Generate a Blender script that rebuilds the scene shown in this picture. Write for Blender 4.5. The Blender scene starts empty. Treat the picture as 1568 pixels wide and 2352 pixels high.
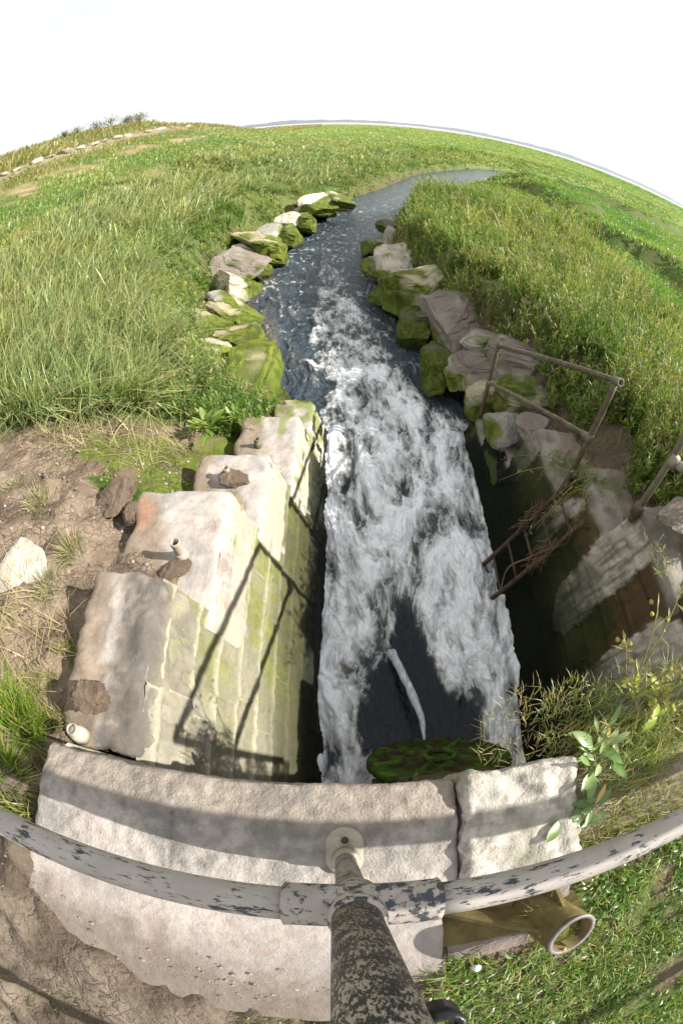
import bpy, math, random
import numpy as np
from mathutils import Vector, Matrix

# ------------------------------------------------------------------ camera, world, sun
SC = bpy.context.scene
COL = SC.collection
# the camera is the origin of the scene, the water lies 3.4 m below it
WATER = -3.4
cam_d = bpy.data.cameras.new('camera')
cam = bpy.data.objects.new('camera', cam_d)
COL.objects.link(cam)
cam_d.type = 'PANO'
cam_d.panorama_type = 'FISHEYE_EQUISOLID'
cam_d.fisheye_lens = 15.3
cam_d.fisheye_fov = math.radians(200)
cam_d.sensor_width = 36.0
cam_d.clip_start = 0.01
cam_d.clip_end = 40000
PITCH = 53.2
cam.rotation_euler = (math.radians(90 - PITCH), 0, 0)
SC.camera = cam

SUN_EL, SUN_AZ = 32.0, 1.5            # sun stands on the +X side, a touch behind
world = bpy.data.worlds.new('World')
SC.world = world
world.use_nodes = True
wn, wl = world.node_tree.nodes, world.node_tree.links
wn.clear()
w_out = wn.new('ShaderNodeOutputWorld')
w_bg = wn.new('ShaderNodeBackground')
w_sky = wn.new('ShaderNodeTexSky')
w_sky.sky_type = 'NISHITA'
w_sky.sun_disc = False
w_sky.sun_elevation = math.radians(SUN_EL)
w_sky.sun_rotation = math.radians(90 + SUN_AZ)
w_sky.dust_density = 2.0
w_tc = wn.new('ShaderNodeTexCoord')
w_map = wn.new('ShaderNodeMapping'); w_map.inputs['Scale'].default_value = (1.2, 1.2, 4.0)
w_ns = wn.new('ShaderNodeTexNoise'); w_ns.inputs['Scale'].default_value = 2.2; w_ns.inputs['Detail'].default_value = 7
w_rmp = wn.new('ShaderNodeMapRange'); w_rmp.inputs['From Min'].default_value = 0.30; w_rmp.inputs['From Max'].default_value = 0.50
w_rmp.inputs['To Min'].default_value = 0.82; w_rmp.inputs['To Max'].default_value = 1.0
w_mix = wn.new('ShaderNodeMix'); w_mix.data_type = 'RGBA'
w_mix.inputs['B'].default_value = (5.15, 5.2, 5.3, 1)      # bright thin cloud
wl.new(w_tc.outputs['Generated'], w_map.inputs['Vector'])
wl.new(w_map.outputs['Vector'], w_ns.inputs['Vector'])
wl.new(w_ns.outputs['Fac'], w_rmp.inputs['Value'])
wl.new(w_rmp.outputs['Result'], w_mix.inputs['Factor'])
wl.new(w_sky.outputs['Color'], w_mix.inputs['A'])
wl.new(w_mix.outputs['Result'], w_bg.inputs['Color'])
w_bg.inputs['Strength'].default_value = 0.10
wl.new(w_bg.outputs['Background'], w_out.inputs['Surface'])

sun_d = bpy.data.lights.new('sun', 'SUN')
sun_d.energy = 5.0
sun_d.angle = math.radians(0.5)
sun_d.color = (1.0, 0.955, 0.88)
sun = bpy.data.objects.new('sun', sun_d)
COL.objects.link(sun)
_e, _a = math.radians(SUN_EL), math.radians(SUN_AZ)
SUN_DIR = Vector((-math.cos(_a) * math.cos(_e), math.sin(_a) * math.cos(_e), -math.sin(_e)))
sun.rotation_euler = SUN_DIR.to_track_quat('-Z', 'Y').to_euler()
sun.location = (20, 0, 14)

SC.view_settings.view_transform = 'Standard'
SC.view_settings.look = 'None'
SC.view_settings.exposure = 1.1
SC.view_settings.gamma = 1.0
SC.cycles.max_bounces = 6
SC.cycles.diffuse_bounces = 3
SC.cycles.transparent_max_bounces = 8
SC.cycles.use_denoising = True

# ------------------------------------------------------------------ numeric helpers
RNG = np.random.default_rng(11)
random.seed(5)
F_MM, PX = 15.3, 36 / 2352
_cp, _sp = math.cos(math.radians(PITCH)), math.sin(math.radians(PITCH))

def ray(x, y):
    """direction seen at a point of the 1568 x 2352 picture: used to survey the place from the photograph"""
    u, v = (x - 784) * PX, (1176 - y) * PX
    r = math.hypot(u, v); th = 2 * math.asin(min(1, r / (2 * F_MM))); k = math.sin(th) / max(r, 1e-9)
    cx, cy, cz = k * u, k * v, math.cos(th)
    return np.array((cx, cz * _cp + cy * _sp, -cz * _sp + cy * _cp))

def at_z(x, y, z):
    d = ray(x, y); return d * (z / d[2])

def on_plane(x, y, A, n):
    d = ray(x, y); A = np.array(A); n = np.array(n); return d * (A @ n) / (d @ n)

def _hash(ix, iy, iz, seed):
    h = (ix * 374761393 + iy * 668265263 + iz * 2147483647 + seed * 144665) & 0xFFFFFFFF
    h = ((h ^ (h >> 13)) * 1274126177) & 0xFFFFFFFF
    h = ((h ^ (h >> 16)) * 2246822519) & 0xFFFFFFFF
    return (h ^ (h >> 15)) & 0xFFFF

_G = RNG.normal(size=(1024, 3)); _G /= np.linalg.norm(_G, axis=1)[:, None]

def noise(x, y, z=0.0, seed=0):
    x, y, z = np.broadcast_arrays(np.asarray(x, float), np.asarray(y, float), np.asarray(z, float))
    ix, iy, iz = np.floor(x).astype(np.int64), np.floor(y).astype(np.int64), np.floor(z).astype(np.int64)
    fx, fy, fz = x - ix, y - iy, z - iz
    ux, uy, uz = (f * f * f * (f * (f * 6 - 15) + 10) for f in (fx, fy, fz))
    out = 0
    for dx in (0, 1):
        for dy in (0, 1):
            for dz in (0, 1):
                g = _G[_hash(ix + dx, iy + dy, iz + dz, seed) & 1023]
                d = g[..., 0] * (fx - dx) + g[..., 1] * (fy - dy) + g[..., 2] * (fz - dz)
                out = out + d * (ux if dx else 1 - ux) * (uy if dy else 1 - uy) * (uz if dz else 1 - uz)
    return out * 1.5

def fbm(x, y, z=0.0, oct=4, seed=0, gain=0.5):
    s, a = 0, 1.0
    for k in range(oct):
        s = s + a * noise(np.asarray(x) * 2 ** k, np.asarray(y) * 2 ** k, np.asarray(z) * 2 ** k, seed + k); a *= gain
    return s

def sstep(a, b, x):
    t = np.clip((np.asarray(x, float) - a) / (b - a), 0, 1); return t * t * (3 - 2 * t)

def lerp3(a, b, t):
    a, b = np.asarray(a, float), np.asarray(b, float); t = np.asarray(t)[..., None]
    return a * (1 - t) + b * t

def smax(a, b, k=0.15):
    return 0.5 * (a + b + np.sqrt((a - b) ** 2 + k * k))

def poly_mask(px, py, poly):
    """signed distance (inside positive) of points to a polygon"""
    px, py = np.asarray(px, float), np.asarray(py, float)
    P = np.asarray(poly, float); ins = np.zeros(px.shape, bool); dmin = np.full(px.shape, 1e9)
    for (x0, y0), (x1, y1) in zip(P, np.roll(P, -1, 0)):
        ins ^= ((y0 > py) != (y1 > py)) & (px < (x1 - x0) * (py - y0) / (y1 - y0 + 1e-12) + x0)
        t = np.clip(((px - x0) * (x1 - x0) + (py - y0) * (y1 - y0)) / ((x1 - x0) ** 2 + (y1 - y0) ** 2 + 1e-12), 0, 1)
        dmin = np.minimum(dmin, np.hypot(px - x0 - t * (x1 - x0), py - y0 - t * (y1 - y0)))
    return np.where(ins, dmin, -dmin)

# ------------------------------------------------------------------ mesh helpers
def mesh_np(name, V, faces, mat=None, parent=None, smooth=True, attrs=None, link=True):
    """faces: list of int arrays (n,3) / (n,4)"""
    me = bpy.data.meshes.new(name)
    V = np.ascontiguousarray(V, np.float32).reshape(-1, 3)
    me.vertices.add(len(V)); me.vertices.foreach_set('co', V.ravel())
    faces = [np.asarray(f, np.int32) for f in faces if len(f)]
    idx = np.concatenate([f.ravel() for f in faces])
    sizes = np.concatenate([np.full(len(f), f.shape[1], np.int32) for f in faces])
    start = np.concatenate(([0], np.cumsum(sizes)[:-1])).astype(np.int32)
    me.loops.add(len(idx)); me.loops.foreach_set('vertex_index', idx)
    me.polygons.add(len(sizes)); me.polygons.foreach_set('loop_start', start)
    me.polygons.foreach_set('use_smooth', np.full(len(sizes), bool(smooth)))
    me.update(calc_edges=True)
    for k, a in (attrs or {}).items():
        a = np.asarray(a, np.float32)
        if a.ndim == 1:
            at = me.attributes.new(k, 'FLOAT', 'POINT'); at.data.foreach_set('value', a)
        else:
            at = me.attributes.new(k, 'FLOAT_COLOR', 'POINT')
            c = np.ones((len(a), 4), np.float32); c[:, :3] = a[:, :3]; at.data.foreach_set('color', c.ravel())
    if mat: me.materials.append(mat)
    o = bpy.data.objects.new(name, me)
    if link: COL.objects.link(o)
    if parent: o.parent = parent; o.matrix_parent_inverse = parent_inv(parent)
    return o

def parent_inv(p):
    return Matrix.Translation(-Vector(p.location)) if p.rotation_euler[2] == 0 else p.matrix_basis.inverted()

def grid_faces(n, m):
    i = np.arange(n - 1)[:, None] * m + np.arange(m - 1)[None, :]
    return np.stack([i, i + 1, i + m + 1, i + m], -1).reshape(-1, 4)

def tag(o, label=None, cat=None, group=None, kind=None):
    if label: o['label'] = label
    if cat: o['category'] = cat
    if group: o['group'] = group
    if kind: o['kind'] = kind
    return o

def thing(name, label, cat, loc, group=None):
    o = bpy.data.objects.new(name, None); COL.objects.link(o)
    o.location = loc; o.empty_display_size = 0.1
    return tag(o, label, cat, group)

def join(parts):
    """[(V, [faces...]), ...] -> one V, faces"""
    Vs, F3, F4, n = [], [], [], 0
    for V, fs in parts:
        Vs.append(np.asarray(V, float).reshape(-1, 3))
        for f in fs:
            f = np.asarray(f)
            if len(f): (F3 if f.shape[1] == 3 else F4).append(f + n)
        n += len(Vs[-1])
    out = []
    if F3: out.append(np.concatenate(F3))
    if F4: out.append(np.concatenate(F4))
    return np.concatenate(Vs), out

def tube(path, r, n=14, cap=True, hollow=0.0, rough=0.0):
    P = np.asarray(path, float); R = np.broadcast_to(np.asarray(r, float), (len(P),))
    T = np.gradient(P, axis=0); T /= np.linalg.norm(T, axis=1)[:, None] + 1e-12
    ref = np.array((0.31, 0.22, 0.93)) if abs(T[0][2]) < .8 else np.array((0.95, 0.3, 0.05))
    U = []
    u = ref - T[0] * (ref @ T[0]); u /= np.linalg.norm(u)
    for t in T:
        u = u - t * (u @ t); u /= np.linalg.norm(u); U.append(u)
    U = np.array(U); W = np.cross(T, U)
    a = np.arange(n) * 2 * math.pi / n
    V = P[:, None] + R[:, None, None] * (np.cos(a)[None, :, None] * U[:, None] + np.sin(a)[None, :, None] * W[:, None])
    if rough:
        q = V.reshape(-1, 3); k = fbm(q[:, 0] * 25, q[:, 1] * 25, q[:, 2] * 25, 3, 77)
        V = V + rough * k.reshape(len(P), n, 1) * (V - P[:, None]) / R[:, None, None]
    m = len(P); F = []
    for i in range(m - 1):
        j = np.arange(n); F.append(np.stack([i * n + j, i * n + (j + 1) % n, (i + 1) * n + (j + 1) % n, (i + 1) * n + j], 1))
    V = V.reshape(-1, 3); F = [np.concatenate(F)]
    if cap:
        tri = []
        for end, s in ((0, 1), (m - 1, 0)):
            b = end * n; j = np.arange(n)
            if hollow and end == (m - 1):
                k0 = len(V)
                ring = P[end] + (V[b:b + n] - P[end]) * hollow
                deep = ring - T[end] * R[end] * 2.2
                V = np.concatenate([V, ring, deep, (P[end] - T[end] * R[end] * 2.2)[None]])
                F.append(np.stack([b + j, b + (j + 1) % n, k0 + (j + 1) % n, k0 + j], 1))
                F.append(np.stack([k0 + j, k0 + (j + 1) % n, k0 + n + (j + 1) % n, k0 + n + j], 1))
                tri.append(np.stack([k0 + n + j, k0 + n + (j + 1) % n, np.full(n, k0 + 2 * n)], 1))
            else:
                k0 = len(V); V = np.concatenate([V, P[end][None]])
                q = np.stack([b + j, b + (j + 1) % n, np.full(n, k0)], 1)
                tri.append(q[:, ::-1] if s else q)
        F.append(np.concatenate(tri))
    return V, F

def seg(a, b, n=2):
    return np.linspace(np.asarray(a, float), np.asarray(b, float), n)

def bend(pts, sub=6):
    """smooth path through points (Catmull-Rom)"""
    P = np.asarray(pts, float); P = np.concatenate([[2 * P[0] - P[1]], P, [2 * P[-1] - P[-2]]]); out = []
    for i in range(1, len(P) - 2):
        for t in np.linspace(0, 1, sub, endpoint=False):
            a, b, c, d = P[i - 1:i + 3]
            out.append(0.5 * (2 * b + (c - a) * t + (2 * a - 5 * b + 4 * c - d) * t * t + (3 * b - a - 3 * c + d) * t ** 3))
    out.append(P[-2]); return np.array(out)

def block(lo, hi, res=0.03, r=0.02, amp=0.008, freq=12, seed=0, shape=None):
    """stone block: subdivided box with worn round edges and a rough skin. returns V, F"""
    lo, hi = np.array(lo, float), np.array(hi, float); S = hi - lo; parts = []
    for ax in range(3):
        u, w = [k for k in range(3) if k != ax]
        nu, nw = max(3, int(S[u] / res)), max(3, int(S[w] / res))
        a, b = np.meshgrid(np.linspace(0, 1, nu), np.linspace(0, 1, nw), indexing='ij')
        for side in (0, 1):
            V = np.zeros((nu * nw, 3)); V[:, ax] = lo[ax] + side * S[ax]
            V[:, u] = lo[u] + a.ravel() * S[u]; V[:, w] = lo[w] + b.ravel() * S[w]
            f = grid_faces(nu, nw)
            flip = (side == 1) == (ax == 1)
            parts.append((V, [f[:, ::-1] if flip else f]))
    V, F = join(parts)
    r = min(r, *(S * 0.45)); inner = np.clip(V, lo + r, hi - r); d = V - inner
    L = np.linalg.norm(d, axis=1)[:, None]; V = inner + d / np.maximum(L, 1e-9) * r
    N = d / np.maximum(L, 1e-9)
    k = fbm(V[:, 0] * freq, V[:, 1] * freq, V[:, 2] * freq, 4, seed, .55)
    big = fbm(V[:, 0] * 3.1, V[:, 1] * 3.1, V[:, 2] * 3.1, 2, seed + 9)
    V = V + N * (amp * k + amp * 1.6 * big)[:, None]
    if shape: V = shape(V)
    return V, F

# ------------------------------------------------------------------ materials
class NB:
    def __init__(s, name):
        s.m = bpy.data.materials.new(name); s.m.use_nodes = True; s.t = s.m.node_tree; s.t.nodes.clear()
        s.out = s.n('ShaderNodeOutputMaterial')
    def n(s, typ, ins=None, **kw):
        k = s.t.nodes.new(typ)
        for a, v in kw.items(): setattr(k, a, v)
        for a, v in (ins or {}).items():
            if hasattr(v, 'is_output'): s.t.links.new(v, k.inputs[a])
            else: k.inputs[a].default_value = v
        return k
    def mix(s, f, a, b, mode='MIX'):
        k = s.n('ShaderNodeMix', data_type='RGBA', blend_type=mode)
        for nm, v in (('Factor', f), ('A', a), ('B', b)):
            if hasattr(v, 'is_output'): s.t.links.new(v, k.inputs[nm])
            else: k.inputs[nm].default_value = v if nm == 'Factor' else (*v, 1)
        return k.outputs['Result']
    def noise(s, vec, scale, detail=5, rough=.55, dist=0.):
        return s.n('ShaderNodeTexNoise', {'Vector': vec, 'Scale': scale, 'Detail': detail, 'Roughness': rough, 'Distortion': dist}).outputs['Fac']
    def ramp(s, f, a, b, lo=0., hi=1.):
        return s.n('ShaderNodeMapRange', {'Value': f, 'From Min': a, 'From Max': b, 'To Min': lo, 'To Max': hi}).outputs['Result']
    def math(s, op, a, b=0.):
        k = s.n('ShaderNodeMath', operation=op)
        for i, v in enumerate((a, b)):
            if hasattr(v, 'is_output'): s.t.links.new(v, k.inputs[i])
            else: k.inputs[i].default_value = v
        return k.outputs[0]
    def pos(s, scale=None):
        p = s.n('ShaderNodeNewGeometry').outputs['Position']
        if scale: p = s.n('ShaderNodeMapping', {'Vector': p, 'Scale': scale}).outputs['Vector']
        return p
    def attr(s, name):
        return s.n('ShaderNodeAttribute', attribute_name=name)
    def bump(s, h, strength, dist, normal=None):
        ins = {'Height': h, 'Strength': strength, 'Distance': dist}
        if normal: ins['Normal'] = normal
        return s.n('ShaderNodeBump', ins).outputs['Normal']
    def bsdf(s, col, rough=.8, normal=None, metal=0., spec=.3, **kw):
        ins = {'Base Color': col if hasattr(col, 'is_output') else (*col, 1), 'Roughness': rough, 'Metallic': metal, 'Specular IOR Level': spec}
        if normal: ins['Normal'] = normal
        ins.update(kw)
        return s.n('ShaderNodeBsdfPrincipled', ins)
    def done(s, shader):
        s.t.links.new(shader, s.out.inputs['Surface']); return s.m

def mat_vc(name, grain=60, gstr=.45, gdist=.006, var=.30, rough=.85, spec=.25, crack=0, fine=220, pebble=0):
    """surface coloured by the mesh's own 'col' attribute, with grain and relief"""
    b = NB(name); p = b.pos(); c = b.attr('col').outputs['Color']
    n1 = b.noise(p, grain, 6, .65); n2 = b.noise(p, fine, 3, .6); n3 = b.noise(p, grain * .17, 5, .6)
    v = b.math('ADD', b.math('MULTIPLY', n1, .5), b.math('ADD', b.math('MULTIPLY', n2, .3), b.math('MULTIPLY', n3, .4)))
    v = b.ramp(v, .38, .82, 1 - var, 1 + var)
    col = b.mix(1., c, b.n('ShaderNodeCombineColor', {0: v, 1: v, 2: v}).outputs[0], 'MULTIPLY')
    h = b.math('ADD', n1, b.math('MULTIPLY', n2, .35))
    if crack:
        vo = b.n('ShaderNodeTexVoronoi', {'Vector': b.n('ShaderNodeVectorMath', {0: p, 1: b.n('ShaderNodeVectorMath', {0: b.n('ShaderNodeTexNoise', {'Vector': p, 'Scale': 14., 'Detail': 5.}).outputs['Color'], 'Scale': .12}, operation='SCALE').outputs[0]}, operation='ADD').outputs[0], 'Scale': float(crack)}, feature='DISTANCE_TO_EDGE').outputs['Distance']
        e = b.ramp(vo, 0., .07, 0., 1.); pil = b.ramp(vo, 0., .35, 0., 1.)
        cm = b.math('MULTIPLY', b.attr('mud').outputs['Fac'], b.ramp(b.noise(p, 2.7, 3), .47, .6))
        dark = b.math('SUBTRACT', 1., b.math('MULTIPLY', b.math('SUBTRACT', 1., e), b.math('MULTIPLY', cm, .22)))
        col = b.mix(1., col, b.n('ShaderNodeCombineColor', {0: dark, 1: dark, 2: dark}).outputs[0], 'MULTIPLY')
        h = b.math('ADD', h, b.math('ADD', b.math('MULTIPLY', b.math('MULTIPLY', e, cm), .8), b.math('MULTIPLY', b.math('MULTIPLY', pil, b.attr('mud').outputs['Fac']), .35)))
    if pebble:
        vo = b.n('ShaderNodeTexVoronoi', {'Vector': p, 'Scale': float(pebble)}).outputs['Distance']
        h = b.math('SUBTRACT', h, b.math('MULTIPLY', vo, .30))
    return b.done(b.bsdf(col, rough, b.bump(h, gstr, gdist), spec=spec).outputs[0])

M_GROUND = mat_vc('mud and soil', 30, .8, .02, .34, .9, .12, crack=17, fine=130)
M_ROCK = mat_vc('boulder stone', 26, .65, .018, .30, .88, .2, fine=150)
M_COPING = mat_vc('weathered concrete coping', 40, .65, .008, .40, .9, .2, fine=190, pebble=130)
M_CAP = mat_vc('wall capstone', 40, .6, .010, .26, .9, .2, fine=200)
M_FACE = mat_vc('wall masonry', 45, .6, .008, .32, .85, .25, fine=220)
M_WETFACE = mat_vc('damp masonry', 40, .8, .012, .45, .75, .10, fine=200)
M_FLAP = mat_vc('mossy cast iron', 55, .9, .008, .5, .85, .08, fine=200)

def mat_leaf():
    b = NB('grass and leaf'); c = b.attr('col').outputs['Color']
    d = b.n('ShaderNodeBsdfDiffuse', {'Color': c}).outputs[0]
    t = b.n('ShaderNodeBsdfTranslucent', {'Color': b.mix(1., c, (1.15, 1.1, .55), 'MULTIPLY')}).outputs[0]
    g = b.n('ShaderNodeBsdfGlossy', {'Color': (1, 1, 1, 1), 'Roughness': .38}).outputs[0]
    m = b.n('ShaderNodeMixShader', {0: .38, 1: d, 2: t}).outputs[0]
    return b.done(b.n('ShaderNodeMixShader', {0: .025, 1: m, 2: g}).outputs[0])
M_LEAF = mat_leaf()

def mat_paint(name, paint, under, amount, sc, stretch=(1, 1, 1), rust=0.):
    b = NB(name); p = b.pos(stretch); p0 = b.pos()
    n1 = b.noise(p, sc, 9, .74); n2 = b.noise(p0, sc * .12, 3, .5)
    f = b.ramp(b.math('ADD', n1, b.math('MULTIPLY', b.math('SUBTRACT', n2, .5), .35)), amount, amount + .02)
    tone = b.ramp(b.noise(p0, 14, 5), .3, .7, .82, 1.1)
    pc = b.mix(1., (*paint,), b.n('ShaderNodeCombineColor', {0: tone, 1: tone, 2: tone}).outputs[0], 'MULTIPLY')
    if rust:
        pc = b.mix(b.ramp(b.noise(p0, 7, 4), .62, .72, 0., rust), pc, (.45, .22, .11))
    halo = b.ramp(b.math('ADD', n1, b.math('MULTIPLY', b.math('SUBTRACT', n2, .5), .35)), amount - .045, amount)
    pc = b.mix(b.math('MULTIPLY', halo, .5), pc, tuple(x * .55 for x in paint))
    pc = b.mix(b.math('MULTIPLY', b.ramp(b.noise(b.pos((.3, 1, 1)), 28, 5, .7), .52, .72), .35), pc, (.20, .17, .14))
    col = b.mix(f, pc, under)
    h = b.math('ADD', b.math('MULTIPLY', f, -1.), b.math('MULTIPLY', b.noise(p0, 160, 3), .3))
    return b.done(b.bsdf(col, b.ramp(f, 0, 1, .55, .42), b.bump(h, .7, .0012), spec=.4).outputs[0])
M_CREAM = mat_paint('chipped cream paint', (.35, .318, .285), (.028, .034, .046), .565, 115, (.28, 1, 1), .25)
M_TEE = mat_paint('chipped grey paint fitting', (.36, .32, .285), (.04, .047, .06), .525, 60, (1, 1, 1), .5)
M_POST = mat_paint('speckled black and cream paint', (.035, .035, .036), (.36, .31, .26), .505, 400, (1, 1, .38))
M_POSTLOW = mat_paint('worn dark paint', (.22, .19, .16), (.07, .07, .07), .55, 50, (1, 1, .6))

def mat_metal(name, a, c, sc=18, rough=.7, bumps=.5):
    b = NB(name); p = b.pos(); n = b.noise(p, sc, 6, .65)
    col = b.mix(b.ramp(n, .38, .62), a, c)
    return b.done(b.bsdf(col, rough, b.bump(b.noise(p, sc * 6, 4), bumps, .003), spec=.35).outputs[0])
M_RAIL = mat_metal('algae stained galvanised tube', (.145, .125, .085), (.085, .060, .035), 16)
M_RAIL2 = mat_metal('grey green tube', (.12, .115, .075), (.19, .165, .12), 12)
M_LADDER = mat_metal('rusted dark iron', (.035, .026, .019), (.10, .055, .03), 20, .75)
M_STUB = mat_metal('mud coated tube', (0.375, 0.323, 0.270), (0.300, 0.247, 0.203), 22)
M_CLAY = mat_metal('pale glazed pipe', (.42, .38, .31), (.32, .28, .22), 15, .5)
M_SOCKET = mat_metal('brown lichened steel', (.085, .062, .022), (.16, .12, .04), 14, .8)
M_RIM = mat_metal('bare grey steel rim', (.22, .20, .19), (.15, .13, .12), 40, .45)
M_LICHEN = mat_metal('yellow lichen', (.42, .31, .04), (.3, .25, .08), 40, .95)
M_FLANGE = mat_metal('pale painted flange', (.31, .285, .215), (.22, .195, .15), 25, .6)
M_TWIG = mat_metal('dead twigs', (.22, .15, .085), (.13, .085, .05), 30, .9)
M_RUBBER = mat_metal('black rubber', (.006, .006, .007), (.012, .012, .013), 40, .35, .15)
M_SHINE = mat_metal('shiny steel', (.75, .75, .76), (.6, .6, .62), 30, .25, .2)
M_INSIDE = mat_metal('dark hole', (.10, .085, .065), (.06, .05, .04), 20, .95)

def mat_plain(name, c, rough=.9):
    b = NB(name); n = b.noise(b.pos(), .004, 6, .6)
    v = b.ramp(n, .3, .7, .8, 1.2)
    return b.done(b.bsdf(b.mix(1., c, b.n('ShaderNodeCombineColor', {0: v, 1: v, 2: v}).outputs[0], 'MULTIPLY'), rough).outputs[0])

def mat_water():
    b = NB('river water'); foam = b.attr('foam').outputs['Fac']; uv = b.attr('flow').outputs['Vector']
    m1 = b.n('ShaderNodeMapping', {'Vector': uv, 'Scale': (6.5, 2.3, 1.)}).outputs['Vector']
    n1 = b.n('ShaderNodeTexNoise', {'Vector': m1, 'Scale': 2.4, 'Detail': 6., 'Roughness': .58, 'Distortion': .25}).outputs['Fac']
    m2 = b.n('ShaderNodeMapping', {'Vector': uv, 'Scale': (30., 5., 1.)}).outputs['Vector']
    n2 = b.n('ShaderNodeTexNoise', {'Vector': m2, 'Scale': 2., 'Detail': 5., 'Roughness': .6, 'Distortion': .4}).outputs['Fac']
    v = b.math('ADD', foam, b.math('ADD', b.math('MULTIPLY', b.math('SUBTRACT', n1, .5), .95), b.math('MULTIPLY', b.math('SUBTRACT', n2, .5), .20)))
    m4 = b.n('ShaderNodeMapping', {'Vector': uv, 'Scale': (7., 3.4, 1.)}).outputs['Vector']
    n4 = b.n('ShaderNodeTexNoise', {'Vector': m4, 'Scale': 1.7, 'Detail': 4., 'Roughness': .55, 'Distortion': .5}).outputs['Fac']
    rg = b.math('SUBTRACT', 1., b.math('MULTIPLY', b.math('ABSOLUTE', b.math('SUBTRACT', n4, .5)), 7.))
    v = b.math('ADD', v, b.math('MULTIPLY', b.math('MAXIMUM', rg, -.4), b.ramp(foam, .3, .8, .30, .13)))
    wt = b.math('MULTIPLY', b.ramp(v, .40, .96), b.ramp(foam, .06, .25))
    milk = b.ramp(foam, .12, .55)
    deep = b.mix(b.attr('depth').outputs['Fac'], (.038, .055, .068), (.12, .10, .072))
    bubbly = b.noise(b.pos(), 55, 3, .6)
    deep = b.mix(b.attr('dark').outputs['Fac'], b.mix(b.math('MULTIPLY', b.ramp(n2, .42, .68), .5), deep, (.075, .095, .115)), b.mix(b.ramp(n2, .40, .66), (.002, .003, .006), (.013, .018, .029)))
    base = b.mix(milk, deep, (.145, .145, .11))
    col = b.mix(wt, base, (.90, .925, .955))
    m3 = b.n('ShaderNodeMapping', {'Vector': uv, 'Scale': (6., 3.2, 1.)}).outputs['Vector']
    rip = b.n('ShaderNodeTexNoise', {'Vector': m3, 'Scale': 2.6, 'Detail': 6., 'Roughness': .6, 'Distortion': .5}).outputs['Fac']
    h = b.math('ADD', b.math('MULTIPLY', rip, 1.), b.math('MULTIPLY', n2, .18))
    bs = b.attr('rip').outputs['Fac']
    nor = b.n('ShaderNodeBump', {'Height': h, 'Strength': bs, 'Distance': .09}).outputs['Normal']
    return b.done(b.bsdf(col, b.ramp(wt, 0, 1, .10, .75), nor, spec=.36, IOR=1.33).outputs[0])
M_WATER = mat_water()

# ------------------------------------------------------------------ the lie of the land
LB = np.array([(-5, -.16), (3.9, -.2), (4.3, -.5), (4.8, -.85), (5.3, -1.12), (6.5, -1.52), (8, -1.75), (9.7, -1.73), (11.5, -1.5), (14, -1.12), (16.2, .09), (20.2, 1.95),
               (27, 4.5), (33, 8.0), (39, 12.0), (43, 17), (47, 25), (53, 45), (60, 80)])
RB = np.array([(-5, 1.47), (3.9, 1.48), (4.35, 1.5), (5.2, 1.09), (7.3, .67), (9.5, .54), (13.5, 1.3), (18.6, 3.2), (24, 6.6), (28.5, 10.0), (31, 13.5), (34.5, 24), (40, 45), (45, 80)])
def XL(Y): return np.interp(Y, LB[:, 0], LB[:, 1])
def XR(Y): return np.interp(Y, RB[:, 0], RB[:, 1])
def poly_dist(X, Y, P):
    d = np.full(np.shape(X), 1e9)
    for (y0, x0), (y1, x1) in zip(P[:-1], P[1:]):
        t = np.clip(((X - x0) * (x1 - x0) + (Y - y0) * (y1 - y0)) / ((x1 - x0) ** 2 + (y1 - y0) ** 2), 0, 1)
        d = np.minimum(d, np.hypot(X - x0 - t * (x1 - x0), Y - y0 - t * (y1 - y0)))
    return d

# stepped wing walls: (y0, y1, z of the step)
LSTEP = [(0.02, .82, -1.54), (.82, 1.58, -1.89), (1.58, 2.23, -2.25), (2.23, 3.10, -2.64), (3.10, 3.66, -2.94)]
RSTEP = [(0.02, .72, -1.50), (.72, 1.42, -1.84), (1.42, 2.06, -2.16), (2.06, 2.76, -2.42), (2.76, 3.3, -2.86), (3.3, 3.72, -3.10)]
def step_z(Y, S):
    z = np.full(np.shape(Y), -1.2)
    for y0, y1, zz in S: z = np.where(np.asarray(Y) >= y0, zz, z)
    return z
def XFL(z): return -.16 - .33 * (np.asarray(z) - WATER)     # left wall face
def XFR(z): return 1.466 + .33 * (np.asarray(z) - WATER)    # right wall face

EMB_X = np.array([-400, -60, -20, -16.4, -15.6, -13.8, -12.3, -9.8, -6.5, -3.6, -2.2, 0])
EMB_Z = np.array([2.6, 2.9, 2.85, 2.75, 2.5, 1.65, 1.15, .12, -.95, -1.95, -2.3, -2.45])
def emb_factor(Y): return np.interp(Y, [0, 34, 37.5, 41, 55, 70, 95, 130], [1, 1, 1, .90, .75, .50, .2, 0])

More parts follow.
